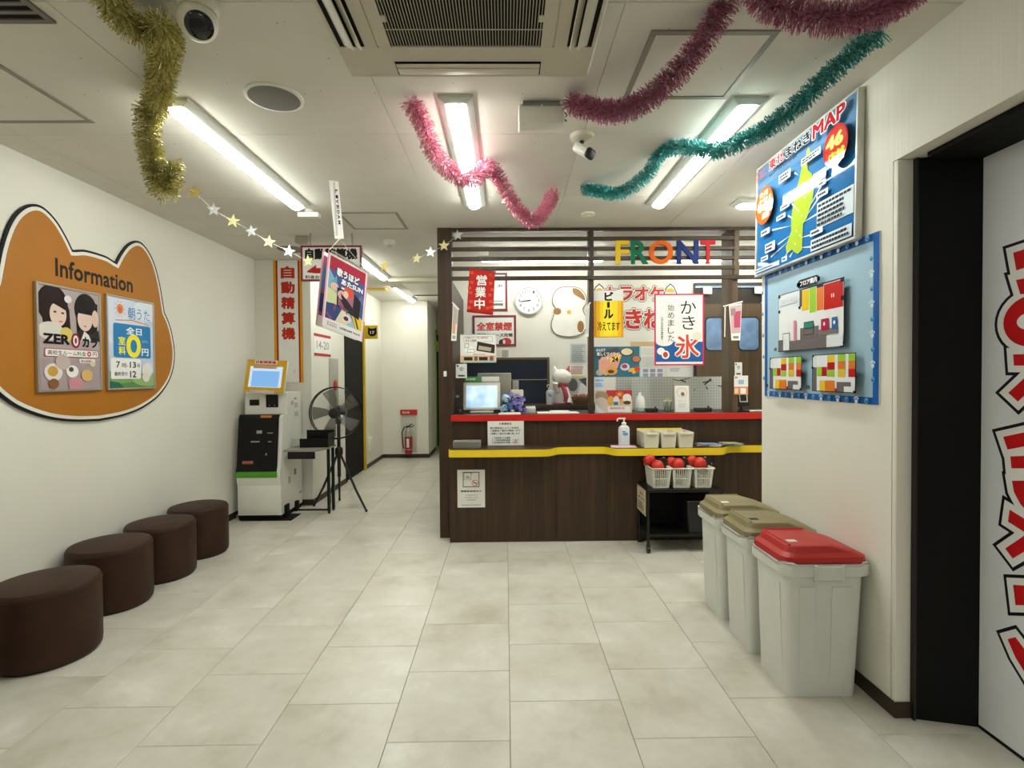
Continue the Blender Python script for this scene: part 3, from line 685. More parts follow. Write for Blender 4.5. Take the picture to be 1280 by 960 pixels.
# maroon framed notices
def framed(label, x0,y0,x1,y1,Y,col='#7d1f33'):
    r, p = flat_at('framed_notice', label, 'notice', x0,y0,x1,y1, Y, .004)
    a_, c_ = at(x0,y1,1,Y), at(x1,y0,1,Y); w_, h_ = c_.x-a_.x, c_.z-a_.z; t = .022; m = mat('maroon_frame', col, .4)
    for q in ((0,w_,0,t),(0,w_,h_-t,h_),(0,t,t,h_-t),(w_-t,w_,t,h_-t)): MB().box(q[0],q[1],q[2],q[3],0,.008,m,.001,seg=1).obj('frame_bar', r)
    return r, p
r, p = framed('maroon framed white notice half hidden by the red banner', 590,341,634,389, W1)
p.rr(.2,.14,.88,.2,'#6d7466',.02).text('ご案内',.7,.62,.86,.7,'#2a2a2a',.02); greek(p,.5,.24,.9,.28,1,'#8d8d8a'); p.done(r)
r, p = framed('maroon framed no smoking notice with red headline', 591,394,645,433, W1)
p.text('全室禁煙',.09,.5,.91,.78,'#c8423c',.05).text('喫煙スペース完備',.1,.3,.92,.42,'#2d2d2d',.04).oval(.77,.14,.12,.13,'#c8352c').oval(.66,.12,.06,.1,'#3a3636').oval(.72,.14,.03,.07,'#efeeea').done(r)
r, p = flat_at('notice', 'small grey switch plate notice under the no smoking sign', 'notice', 626,436,637,448, W1); p.rect(.1,.1,.9,.9,'#c3c1b4'); greek(p,.2,.2,.8,.8,4,'#9f9d90'); p.done(r)
r, p = flat_at('notice', 'grey printed schedule sheet taped beside the middle post', 'notice', 711.5,428.5,734.5,455, W1); p.rect(.05,.03,.95,.97,'#c5c8c8'); greek(p,.15,.1,.85,.9,9,'#9a9d9e'); p.done(r)
r, p = flat_at('notice', 'white notice sheet with red lines and yellow foot', 'notice', 711.5,456,732,471.5, W1); greek(p,.1,.25,.9,.9,4,'#b9837d'); p.rect(0,0,1,.14,'#e3d77c').done(r)
r, p = flat_at('photo_print', 'black and white photo print leaning behind the wicker basket', 'photo', 709,472,733,495, W1); p.rect(0,0,1,1,'#b5b5b3').oval(.3,.6,.25,.35,'#5d5d5d').poly([(.5,0),(1,.1),(1,.6),(.7,.7)],'#e0e0de').poly([(.6,.9),(1,.5),(1,1)],'#454545').done(r)
r, p = flat_at('notice', 'white table of notices with six blue boxes under the shaved ice poster', 'notice', 800,460,830,472, W1)
for i in range(6): x = .12+(i%3)*.3; y = .55-(i//3)*.45; p.rect(x,y,x+.22,y+.36,'#9aa0bd')
p.done(r)
r, p = flat_at('notice', 'plain white notice sheet right of the blue boxes', 'notice', 834,457,866,471, W1); greek(p,.1,.45,.5,.8,2,'#a9adb5'); p.done(r)
r, p = flat_at('notice', 'white sheets with orange header pinned behind the shaved ice poster', 'notice', 788,427,820,456, W1); p.rect(0,.8,1,1,'#d9b98e').rect(.05,.42,.95,.72,'#dddcd2').rect(.05,.05,.95,.36,'#d6d8d0').done(r)
# big logo sign on the wall
lg2 = thing('logo_sign', 'large red katakana and hiragana logo sign with white and black outline', 'sign', (0,W1,0), FACE)
def logo(s_, x0,y0,x1,y1):
    a_, c_ = at(x0,y1,1,W1), at(x1,y0,1,W1); n = len(s_); wd = (c_.x-a_.x)/n
    k1, k2, k3 = MB(), MB(), MB()
    for i, ch in enumerate(s_):
        q = (a_.x+i*wd+.008, a_.z, a_.x+(i+1)*wd-.008, c_.z)
        for mb, g, z, c in ((k1,.022,.001,'#3a3638'),(k2,.014,.0016,'#ece9e2'),(k3,.0,.0022,'#c9352c')):
            mb.text(ch, q[0]-g*.8, q[1]-g*.8, q[2]+g*.8, q[3]+g*.8, z+i*1e-5, ink(c), .045+g*3.2)
    k1.obj('letter_outline', lg2, smooth=0); k2.obj('letter_border', lg2, smooth=0); k3.obj('letter', lg2, smooth=0)
logo('カラオケ', 753,358,831,376); logo('まねきねこ', 734,386,850,411.5)
b = MB()
for x in (749,838):
    q = at(x,362,1,W1); b.prism([(q.x-.075,q.z-.05),(q.x+.075,q.z-.05),(q.x+.04,q.z+.03),(q.x,q.z+.065),(q.x-.04,q.z+.03)],0,.001,ink('#3a3638')); b.prism([(q.x-.06,q.z-.045),(q.x+.06,q.z-.045),(q.x+.032,q.z+.022),(q.x,q.z+.05),(q.x-.032,q.z+.022)],.001,.0015,ink('#ece9e2')); b.flat(ell(q.x,q.z-.03,.045,.045,16,0,math.pi)+[(q.x-.045,q.z-.03)],.0017,ink('#e0a63a'))
b.obj('bell', lg2, smooth=0)
# swing doors at the right of the back wall
d2 = struct(MB().box(1.955,2.74,YB-.05,YB-.002,0,2.26,mat('door_recess','#241a12',.5)).obj('door_2'), 'pair of brown swing doors with rounded windows behind the counter')
for x0, x1, wx0, wx1 in ((1.965,2.31,2.06,2.245),(2.33,2.735,2.40,2.60)):
    lf = MB().box(x0,x1,YB-.075,YB-.052,.02,2.04,WOOD2).obj('door_leaf', d2)
    MB().prism(rrect(wx0-.012,1.555,wx1+.012,1.905,.05), -.004, 0, BLACK, Matrix.Translation((0,YB-.0755,0)) @ Matrix(((1,0,0,0),(0,0,1,0),(0,1,0,0),(0,0,0,1)))).obj('gasket', lf)
    MB().prism(rrect(wx0,1.567,wx1,1.893,.042), -.006, -.003, mat('blue_glass','#6f8db5',.1,var=.35,scale=6), Matrix.Translation((0,YB-.0755,0)) @ Matrix(((1,0,0,0),(0,0,1,0),(0,1,0,0),(0,0,0,1)))).obj('pane', lf)
MB().box(1.955,2.74,YB-.07,YB-.05,2.205,2.225,mat('door_rail','#8fa6bd',.25,metal=.6)).obj('door_rail', d2)
for x in (2.03,2.56): MB().box(x,x+.09,YB-.085,YB-.07,2.14,2.21,WHITE,.003).obj('rail_notice', d2)

# ------------------------------------------------------------------ things on the counter top (z = 1.007)
CZ = 1.007
# register display
BEI = mat('beige_plastic','#d3cfbd',.45)
rg = thing('register_display', 'beige customer display with pale blue screen and green header', 'cash register', (-.205,4.5,CZ))
MB().box(-.10,.10,-.06,.1,0,.015,BEI,.005).obj('foot', rg); MB().cyl((0,.03,.01),(0,.03,.1),.03,BEI,n=14).obj('neck', rg)
Mt = Matrix.Translation((0,0,.14)) @ Matrix.Rotation(-.15,4,'X')
bz_ = MB().box(-.158,.158,-.02,.03,-.12,.12,BEI,.008,M=Mt).obj('bezel', rg)
b = MB(); SCR = newmat('blue_screen', .3); v_, n_, r_ = noise_ramp(SCR, 5, [(.3,'#6fa6e0'),(.5,'#bcd9ee'),(.7,'#eef4f4')], detail=2)
nb = SCR.node_tree.nodes['Principled BSDF']; SCR.node_tree.links.new(r_.outputs[0], nb.inputs['Emission Color']); nb.inputs['Emission Strength'].default_value = .2
b.box(-.133,.133,-.0215,-.02,-.1,.09,SCR,M=Mt); b.obj('display_panel', bz_)
MB().box(-.15,.0,-.03,.0,.122,.165,mat('green_header','#2f8a4a',.4),.002,M=Mt).obj('header', rg); MB().box(.0,.15,-.03,.0,.122,.165,PAPER,.002,M=Mt).obj('header', rg)
b = MB(); b.text('お会計', -.135,.0,-.05,.02, 0, ink('#e9efe6'), .03, 0, Mt @ Matrix.Translation((0,-.0305,.134)) @ Matrix.Rotation(R90,4,'X')); b.obj('lettering', rg, smooth=0)
# rear of the cashier's monitor
r = thing('monitor', 'grey back of the cashier monitor behind the register display', 'monitor', (-.10,4.70,CZ))
MB().box(-.15,.15,-.02,.02,.06,.34,mat('grey_plastic','#9a9789',.5),.01,M=Matrix.Rotation(.12,4,'X')).obj('case', r); MB().box(-.1,.1,-.05,.05,0,.02,BLACK,.004).obj('foot', r); MB().box(-.03,.03,-.02,.02,.015,.1,BLACK).obj('stem', r)
MB().box(.16,.22,-.03,-.02,.10,.27,mat('grey_plastic','#9a9789',.5),.004,M=Matrix.Rotation(.3,4,'Z')).obj('side_arm', r)
r = thing('card_terminal', 'cream card terminal box behind the blue flowers', 'terminal', (.10,4.60,CZ))
MB().box(-.055,.055,-.02,.04,0,.19,CREAM,.008,M=Matrix.Rotation(-.12,4,'X')).obj('case', r); MB().box(-.035,.035,-.024,-.018,.11,.17,CREAM,.002,M=Matrix.Rotation(-.12,4,'X')).obj('cover', r)
r = thing('calculator', 'small pale desk calculator on the counter', 'calculator', (.2,4.42,CZ))
MB().box(-.05,.05,-.04,.06,0,.05,mat('pale_grey','#c9c9bf',.45),.006,M=Matrix.Rotation(.12,4,'X')).obj('case', r); MB().box(-.035,.035,.01,.045,.05,.052,mat('lcd','#7f8b80',.3),M=Matrix.Rotation(.12,4,'X')).obj('display', r)
r = thing('phone_handset', 'black handheld phone standing in a cradle left of the register', 'phone', (-.395,4.5,CZ))
MB().box(-.022,.022,-.03,.03,0,.03,BLACK,.005).obj('cradle', r)
for k,(x,a_) in enumerate(((-.008,.12),(.014,-.1))): MB().box(x-.010,x+.010,-.012,.012,.02,.16,BLACK,.006,M=Matrix.Rotation(a_,4,'Y')).obj('handset', r)
MB().box(-.03,-.006,-.013,-.011,.13,.15,STEEL).obj('earpiece', r)
# blue artificial flowers
fw = thing('artificial_flowers', 'bunch of blue and purple artificial flowers in a white pot', 'flowers', (.05,4.36,CZ))
MB().lathe([(.022,0),(.028,.03),(.026,.035)], WHITE, 18).obj('pot', fw)
rnd = random.Random(4)
BLU = [mat('petal_'+str(i), c, .7, var=.25, scale=60) for i, c in enumerate(('#5d83b8','#8fb4d4','#39568f','#7a6fb5','#a9c4d8','#2a3560'))]
for k in range(24):
    a_ = rnd.random()*6.28; rr_ = .085*math.sqrt(rnd.random()); h_ = .05+rnd.random()*.11-(rr_*.35); cx, cy = rr_*math.cos(a_)*1.1, rr_*math.sin(a_)*.6
    if k in (3,8): cx, h_ = .075+.01*k/8, .04; 
    m = BLU[3] if cx > .055 else BLU[rnd.randrange(6)]
    b = MB()
    for j in range(16):
        d = Vector((rnd.gauss(0,1),rnd.gauss(0,1),rnd.gauss(0,1)+.3)).normalized(); u = d.orthogonal().normalized(); v = d.cross(u); c = Vector((cx,cy,h_))+d*.026
        b.add([c+(u*math.cos(t)+v*math.sin(t))*.018+d*(.005 if i % 2 else 0) for i, t in enumerate([q*6.283/6 for q in range(6)])], [(0,1,2,3,4,5)], m)
    b.obj('blossom', fw)
b = MB()
for k in range(6): b.tube([(0,0,.02),(rnd.uniform(-.05,.05),rnd.uniform(-.03,.03),.08)], .002, mat('leaf_green','#36523f',.6), 5)
b.obj('stems', fw)
# paper pads / trays on counter
r = thing('paper_tray', 'stack of white papers lying on the counter below the cat figurine', 'papers', (.43,4.34,CZ))
MB().box(-.17,.17,-.06,.08,0,.008,PAPER).obj('sheet', r); MB().box(-.06,.09,-.05,.05,.008,.02,PAPER,M=Matrix.Rotation(.05,4,'Z')).obj('sheet', r)
r = thing('notice_stand', 'acrylic stand with a white printed notice on the counter front', 'notice', at(609.5,560.5,1,4.235), FACE)
a_, c_ = at(609.5,560.5,1,4.235), at(655,523.5,1,4.235); w_, h_ = c_.x-a_.x, c_.z-a_.z
MB().box(0,w_,0,h_,0,.004,clear('acrylic',amount=.8)).obj('holder', r); MB().box(.002,w_-.002,.018,h_,.004,.006,PAPER).obj('sheet', r)
MB().box(0,w_,0,.002,-.02,.03,clear('acrylic',amount=.8)).obj('foot', r)
p = Print(w_,h_,.006); p.text('お客様各位',.32,.8,.66,.88,'#2a2a2a',.03).text('館内感染症によりご利用を',.07,.66,.86,.73,'#3a3a3a',.03).text('ご遠慮頂く場合が御座います',.07,.57,.9,.64,'#3a3a3a',.03).text('ご理解とご協力をお願い致します',.07,.47,.88,.54,'#3a3a3a',.03)
p.text('1. ご来店時マスク着用',.12,.33,.62,.39,'#3a3a3a',.03).text('2. ご来店時検温消毒',.12,.25,.62,.31,'#3a3a3a',.03).text('3. 店内換気強化の実施',.12,.17,.62,.23,'#3a3a3a',.03).text('ご協力',.68,.25,.85,.31,'#b0524a',.02).text('お願い',.68,.17,.85,.23,'#b0524a',.02).done(r)
r = thing('paper_pad', 'small pad of white slips on the red counter edge', 'papers', (.03,4.29,CZ)); MB().box(-.09,.09,-.055,.0,0,.008,PAPER).obj('sheet', r); MB().box(-.08,.085,-.05,.0,.008,.014,PAPER,M=Matrix.Rotation(.06,4,'Z')).obj('sheet', r)
# leaflet rack
r = thing('menu_display', 'colourful food menu card standing on the counter', 'menu', at(744,517,1,4.36), FACE)
a_, c_ = at(744,517,1,4.36), at(790,487.5,1,4.36); w_, h_ = c_.x-a_.x, c_.z-a_.z
MB().box(0,w_,0,h_,0,.004,PAPER).obj('board', r); MB().box(.02,.08,0,.004,-.06,0,PAPER).obj('strut', r)
p = Print(w_,h_,.004); p.rect(0,0,1,1,'#d9c6b4').rect(.3,.6,1,1,'#b8323c').oval(.66,.82,.12,.14,'#cf5a2e').oval(.66,.82,.06,.07,'#e89a4c').oval(.17,.75,.18,.2,'#a98b74').oval(.16,.45,.17,.25,'#cfc4b8').oval(.42,.55,.1,.2,'#d9a440').oval(.57,.55,.08,.2,'#dfe0e2').rect(.5,.36,.62,.5,'#3a6ca8').oval(.72,.5,.08,.12,'#d8b070')
p.oval(.86,.66,.12,.18,'#e9e3da').oval(.86,.46,.1,.08,'#4c3d2e').rect(.34,.06,.94,.3,'#ece9e4').text('期間限定',.4,.18,.8,.27,'#b0504a',.02).poly([(.0,.05),(.0,.45),(.2,.1),(.3,.0)],'#efeeea').done(r)
def pump_bottle(name, label, loc, h_, rad, bodym, labelcol, s_=1):
    r = thing(name, label, 'bottle', loc); k = h_
    MB().lathe([(rad*.96,0),(rad,k*.03),(rad,k*.62),(rad*.8,k*.70),(rad*.38,k*.74),(rad*.36,k*.78)], bodym, 24, sy=.7).obj('bottle_body', r)
    MB().lathe([(rad*.42,k*.77),(rad*.42,k*.83),(rad*.14,k*.85),(rad*.14,k*.95),(rad*.3,k*.95),(rad*.3,k)], WHITE, 16).obj('pump', r)
    MB().tube([(0,0,k*.975),(-rad*.9*s_,0,k*.975),(-rad*1.15*s_,0,k*.95),(-rad*1.18*s_,0,k*.88)], rad*.13, WHITE, 8).obj('nozzle', r)
    b = MB(); b.box(-rad*.62,rad*.62,-rad*.73,-rad*.55,k*.1,k*.55,mat('bottle_label','#cfd6de',.4)); b.obj('label_panel', r)
    b = MB(); Mx = Matrix.Translation((0,-rad*.735,0)) @ Matrix(((1,0,0,0),(0,0,-1,0),(0,1,0,0),(0,0,0,1)))
    b.flat(ell(rad*.1,k*.44,rad*.5,k*.06), 0, ink(labelcol), Mx); b.flat([(-rad*.5,k*.51),(rad*.1,k*.51),(rad*.1,k*.54),(-rad*.5,k*.54)], 0, ink('#3a4f78'), Mx); b.obj('printed_graphics', r, smooth=0)
    return r
SOAP = mat('bottle_plastic','#d5d6d8',.25,var=.02)
q = at(691,505,1,5.2); pump_bottle('soap_dispenser','clear pump bottle beside the cat figurine on the back ledge', (at(687,505,1,5.2).x,5.2,1.03), .20, .034, SOAP, '#6f9fd0', .6)
# white cat figurine with red scarf
q = at(702,505,1,5.22)
cf = thing('cat_figurine', 'white ceramic cat figurine with a red scarf on the back ledge', 'figurine', (q.x+.005,5.24,1.03))
POR = mat('porcelain','#e9e6e0',.25,var=.01)
MB().lathe([(.07,0),(.085,.05),(.08,.11),(.06,.17),(.045,.19)], POR, 28, sy=.85).obj('body', cf)
MB().ball((0,-.01,.27), .098, POR, 26, 16, 1, .85, .82).obj('head', cf)
for sx in (-1,1):
    MB().cyl((sx*.06,-.005,.325),(sx*.075,0,.385),.03,POR if sx < 0 else mat('ear_red','#a8474a',.4),.004,12).obj('ear', cf)
MB().tube([(-.05,-.05,.13),(-.075,-.07,.17),(-.07,-.085,.215)], [.026,.025,.028], POR, 12).obj('paw', cf)
MB().tube([(.05,-.06,.1),(.06,-.08,.05),(.055,-.085,.02)], [.026,.026,.03], POR, 12).obj('paw', cf)
SCF = mat('scarf_red','#a82445',.5)
MB().tube([(.058*math.cos(t),.05*math.sin(t)-.005,.192) for t in [i*6.283/20 for i in range(20)]], .018, SCF, 10, True).obj('scarf', cf)
MB().tube([(-.0,-.06,.18),(.02,-.085,.14),(.035,-.088,.08),(.03,-.085,.03)], [.018,.024,.026,.024], SCF, 10).obj('scarf_end', cf)
MB().lathe([(.09,0),(.095,.008),(.085,.014)], mat('figure_base','#a85070',.5), 28, sy=.9).obj('base', cf)
# wicker basket with small goods
q = at(727,503,1,5.15); WIC = mat('wicker','#6b4424',.7,var=.4,scale=90)
wb = thing('wicker_basket', 'small brown wicker basket at the right end of the back ledge', 'basket', (q.x,5.2,1.03))
MB().lathe([(.07,0),(.095,.07),(.10,.075),(.09,.07),(.066,.008)], WIC, 28, sy=.8).obj('bowl', wb)
b = MB()
for k in range(3): b.tube([((.078+.009*k)*math.cos(t),.8*(.078+.009*k)*math.sin(t),.018+.022*k) for t in [i*6.283/24 for i in range(24)]], .005, WIC, 6, True)
b.obj('weave', wb)
rnd = random.Random(9)
for k in range(5):
    o = thing('candy', ('leftmost','second from left','middle','second from right','rightmost')[k]+' red capped sweet in the wicker basket', 'candy', (q.x-.066+.033*k,5.2+(-.03,.02)[k%2],1.075), group='sweets in the wicker basket')
    MB().lathe([(.012,0),(.013,.03),(.016,.032),(.014,.05),(.01,.06)], mat('candy_cream','#cdb39a',.5), 14).obj('stem', o)
    MB().lathe([(.0165,.032),(.0145,.05),(.008,.061)], mat('candy_red','#a8483c',.5), 14).obj('cap', o)
# right half of the counter
PEG = newmat('pegboard', .55); noise_ramp(PEG, 2, [(.4,'#cfd2cc'),(.6,'#d6d8d2')])
def pegdots(m):
    nt = m.node_tree; b = nt.nodes['Principled BSDF']; tc = nt.nodes.new('ShaderNodeTexCoord'); sx = nt.nodes.new('ShaderNodeSeparateXYZ'); nt.links.new(tc.outputs['Object'], sx.inputs[0])
    def cell(o):
        a = nt.nodes.new('ShaderNodeMath'); a.operation = 'MULTIPLY'; a.inputs[1].default_value = 40; f = nt.nodes.new('ShaderNodeMath'); f.operation = 'FRACT'; s = nt.nodes.new('ShaderNodeMath'); s.operation = 'SUBTRACT'; s.inputs[1].default_value = .5; q = nt.nodes.new('ShaderNodeMath'); q.operation = 'POWER'; q.inputs[1].default_value = 2
        nt.links.new(o, a.inputs[0]); nt.links.new(a.outputs[0], f.inputs[0]); nt.links.new(f.outputs[0], s.inputs[0]); ab = nt.nodes.new('ShaderNodeMath'); ab.operation = 'ABSOLUTE'; nt.links.new(s.outputs[0], ab.inputs[0]); nt.links.new(ab.outputs[0], q.inputs[0]); return q
    x, z = cell(sx.outputs['X']), cell(sx.outputs['Y']); ad = nt.nodes.new('ShaderNodeMath'); nt.links.new(x.outputs[0], ad.inputs[0]); nt.links.new(z.outputs[0], ad.inputs[1])
    lt = nt.nodes.new('ShaderNodeMath'); lt.operation = 'LESS_THAN'; lt.inputs[1].default_value = .03; nt.links.new(ad.outputs[0], lt.inputs[0])
    src = b.inputs['Base Color'].links[0].from_socket; mx = nt.nodes.new('ShaderNodeMix'); mx.data_type = 'RGBA'; nt.links.new(lt.outputs[0], mx.inputs[0]); nt.links.new(src, mx.inputs[6]); mx.inputs[7].default_value = lin('#8f938e'); nt.links.new(mx.outputs[2], b.inputs['Base Color'])
pegdots(PEG)
DKM = ink('#3b3d3a')
for lab, x0, x1, br in (('white pegboard panel standing on the counter behind the pump bottles', 770,841,0),('white pegboard panel with dark branch decals at the right', 841.5,912,1)):
    a_, c_ = at(x0,514.5,1,4.70), at(x1,470.5,1,4.70); w_, h_ = c_.x-a_.x, c_.z-a_.z
    r = thing('pegboard', lab, 'pegboard', (a_.x,4.70,CZ), FACE); h_ = c_.z-CZ
    MB().box(0,w_,0,h_,0,.006,PEG).obj('board', r); MB().box(w_-.006,w_,0,h_,-.002,.009,STEEL).obj('edge_strip', r)
    MB().box(w_*.3,w_*.7,0,.006,-.04,.0,STEEL).obj('foot', r)
    if br:
        b = MB()
        for pts, rr_ in (([(0,.92),(.1,.88),(.2,.93),(.3,.96)],.006),([(.12,.9),(.22,.84)],.01),([(.55,.75),(.62,.85),(.66,.94)],.012),([(.58,.7),(.6,.6)],.008),([(.52,.82),(.68,.88)],.009),([(.78,.72),(.9,.68),(1,.63)],.008),([(.86,.7),(.98,.72)],.009),([(.36,.57),(.38,.62)],.006)):
            b.tube([(x*w_,y*h_,.007) for x,y in pts], rr_*.6, DKM, 5)
        b.obj('branch_decal', r)
r = thing('lotion_bottle', 'round white bottle with blue foot beside the menu card', 'bottle', (at(800,516,1,4.5).x,4.5,CZ))
MB().lathe([(.04,0),(.042,.03),(.041,.09),(.03,.125),(.028,.13)], POR, 24).obj('bottle_body', r); MB().lathe([(.0415,.0),(.0425,.03)], mat('pale_teal','#a9c9c2',.4), 24).obj('foot_band', r); MB().lathe([(.014,.128),(.012,.155),(.008,.16)], POR, 14).obj('cap', r)
for lab, x0, x1 in (('low black box on the counter left of the glass cup', 806.5,821.5),('low black box on the counter right of the menu stand', 868,888.5)):
    a_, c_ = at(x0,516,1,4.42), at(x1,511.8,1,4.42); r = thing('black_box', lab, 'box', ((a_.x+c_.x)/2,4.42,CZ)); w_ = (c_.x-a_.x)/2
    MB().box(-w_,w_,-.03,.03,0,.03,BLACK,.003).obj('case', r); MB().box(w_*.6,w_*.8,-.01,.01,.03,.045,BLACK,.003).obj('knob', r)
r = thing('glass_cup', 'clear plastic cup holding white slips beside the menu stand', 'cup', (at(834.5,516,1,4.45).x,4.45,CZ))
MB().lathe([(.03,0),(.036,.085),(.034,.085),(.028,.004)], clear('cup_plastic','#dfeaea',.7), 20).obj('cup', r)
for k in range(3): MB().box(-.022+.012*k,-.004+.012*k,-.012+.008*k,-.01+.008*k,.01,.10+.012*(k%2),PAPER if k != 1 else mat('lime','#cfd85a',.5),M=Matrix.Rotation((k-1)*.15,4,'Y')).obj('slip', r)
r = thing('menu_stand', 'white menu card in a thin brown stand on the counter', 'menu', at(843,517,1,4.38), (R90-.08,0,0))
MB().box(0,.132,0,.24,0,.004,mat('menu_back','#a08d7c',.5)).obj('board', r); MB().box(.006,.126,.006,.234,.004,.0055,PAPER).obj('sheet', r); MB().box(.03,.10,0,.005,-.08,0,mat('menu_back','#a08d7c',.5)).obj('foot', r)
p = Print(.132,.24,.0055); p.oval(.5,.74,.34,.17,'#cfa58c').oval(.5,.74,.31,.155,'#ece8e2').oval(.55,.68,.12,.07,'#8c5a44').text('季節のデザート',.25,.42,.75,.46,'#a9a49e',.0); greek(p,.25,.2,.75,.36,3,'#d2cec8'); p.done(r)
r = thing('card_reader', 'black card reader with small white framed screen at the right post', 'card reader', (at(928,516,1,4.36).x,4.36,CZ))
MB().box(-.05,.05,-.03,.04,0,.012,BLACK,.004).obj('foot', r); MB().cyl((0,.01,.01),(0,.01,.05),.014,BLACK).obj('stem', r)
Mt = Matrix.Translation((0,0,.095)) @ Matrix.Rotation(-.2,4,'X')
MB().box(-.048,.048,-.02,.02,-.055,.055,BLACK,.008,M=Mt).obj('case', r); MB().box(-.034,.034,-.022,-.019,-.02,.05,WHITE,.002,M=Mt).obj('bezel', r); MB().box(-.026,.026,-.0235,-.022,-.012,.042,mat('dark_glass','#0a0c14',.08),M=Mt).obj('display_panel', r)
MB().tube([(.03,.02,.01),(.09,.0,.006),(.13,-.03,.006),(.2,-.02,.006)], .004, WHITE, 6).obj('cable', r)
r = thing('paper_pad', 'white papers lying on the counter right of the card reader', 'papers', (2.02,4.40,CZ)); MB().box(-.06,.2,-.05,.05,0,.006,PAPER).obj('sheet', r)
# ------------------------------------------------------------------ things on the yellow shelf (z = .759)
SZ = .759
a_, c_ = at(567,563,1,4.12), at(601,552.5,1,4.12)
r = thing('metal_tray', 'low silver grey box at the left end of the yellow shelf', 'tray', ((a_.x+c_.x)/2,4.12,SZ)); w_ = (c_.x-a_.x)/2
MB().box(-w_,w_,-.05,.05,0,.055,mat('silver_grey','#a3a097',.4,metal=.3),.004).obj('case', r); MB().box(-w_+.006,w_-.006,-.052,-.05,.01,.045,mat('silver_dark','#7f7c74',.4,metal=.3)).obj('front_recess', r); MB().box(-w_,w_,-.054,-.048,.047,.057,mat('silver_grey','#a3a097',.4,metal=.3),.002).obj('rim', r)
pump_bottle('hand_sanitizer','tall clear pump bottle with blue label on a pink cloth', (at(780,558,1,4.08).x,4.08,SZ+.005), .222, .044, SOAP, '#5f9bd6', 1)
q = at(778,558,1,4.08)
b = MB(); b.prism([(-.1,-.06),(.1,-.07),(.105,.05),(-.08,.06)], 0, .005, mat('pink_cloth','#e3bfd0',.8)); tag(b.obj('pink_cloth', loc=(q.x,4.09,SZ)), 'folded pink cloth under the hand sanitizer', 'cloth')
# three cream bins with a yellow strip behind
BINM = mat('bin_cream','#d9d4bf',.5,var=.02)
def shelf_bin(label, x):
    r = thing('storage_bin', label, 'storage bin', (x,4.06,SZ), group='cream bins on the yellow shelf')
    o = []
    for k, z in ((0.86,0),(1,.118)): o.append([(-.06*k,-.066*k,z),(.06*k,-.066*k,z),(.06*k,.165,z),(-.06*k,.165,z)])
    t = .004; inn = [[(-.056,-.062,.118),(.056,-.062,.118),(.056,.161,.118),(-.056,.161,.118)],[(-.048,-.052,.006),(.048,-.052,.006),(.048,.16,.006),(-.048,.16,.006)]]
    b = MB(); b.loft(o+inn, BINM); bb_ = b.obj('bin_body', r, smooth=20)
    MB().box(-.042,.042,-.078,-.064,.100,.117,BINM,.004).obj('lip_handle', bb_); return r
for lab, x0, x1 in (('leftmost cream storage bin next to the hand sanitizer',804.5,824.5),('middle one of the three cream storage bins',826,845.5),('rightmost cream storage bin next to the leaflets',847.5,867.5)):
    shelf_bin(lab, (at(x0,550,1,4.0).x+at(x1,550,1,4.0).x)/2)
a_ = at(796,540,1,4.235); c_ = at(852,540,1,4.235)
tag(MB().box(a_.x,c_.x,4.228,4.243,SZ,SZ+.128,YEL,.002).obj('yellow_divider'), 'yellow divider strip behind the cream storage bins', 'divider')
for i,(lab,x0,x1,cols,yy) in enumerate((('brown and white leaflets fanned on the yellow shelf',868,902,('#b98f6a','#e2dcd2','#7d93b5'),4.1),('dark teal leaflets piled at the right end of the yellow shelf',898,928,('#5f7f7a','#93aaa4','#b7b08a'),4.13))):
    a_, c_ = at(x0,558,1,yy), at(x1,558,1,yy); r = thing('leaflet_pile', lab, 'leaflets', ((a_.x+c_.x)/2,yy,SZ)); w_ = (c_.x-a_.x)/2
    for k in range(3): MB().box(-w_*.8,w_*.8,-.06,.05,.007*k,.007*k+.004,ink(cols[k]),M=Matrix.Rotation(-.3+.25*k,4,'Z') @ Matrix.Rotation(.02*k,4,'Y')).obj('sheet', r)
# no-smoking room notice on the counter front
r, p = flat_at('notice', 'white smoking room notice with floor plan symbol on the counter front', 'notice', 572,587,606,634.5, 4.1375)
p.frame(.2,.54,.8,.94,.025,'#2b2b2b').frame(.24,.73,.5,.92,.012,'#4a4a4a').rect(.52,.87,.54,.94,'#2b2b2b').rect(.3,.78,.46,.8,'#4a4a4a').rect(.32,.82,.42,.84,'#8a8a8a')
p.oval(.64,.65,.12,.085,'#c96a5c').oval(.64,.65,.095,.066,'#ecebe8').rect(.57,.64,.71,.66,'#4a4a4a').poly([(.56,.69),(.58,.71),(.72,.61),(.7,.59)],'#c96a5c')
p.text('喫煙専用室あり',.12,.41,.87,.46,'#2b2b2b',.03).text('Designated',.3,.31,.7,.345,'#5a5a5a',.0).text('smoking room',.25,.25,.75,.285,'#5a5a5a',.0).text('available',.34,.19,.66,.225,'#5a5a5a',.0).rect(.15,.06,.85,.075,'#8a8a8a').done(r)

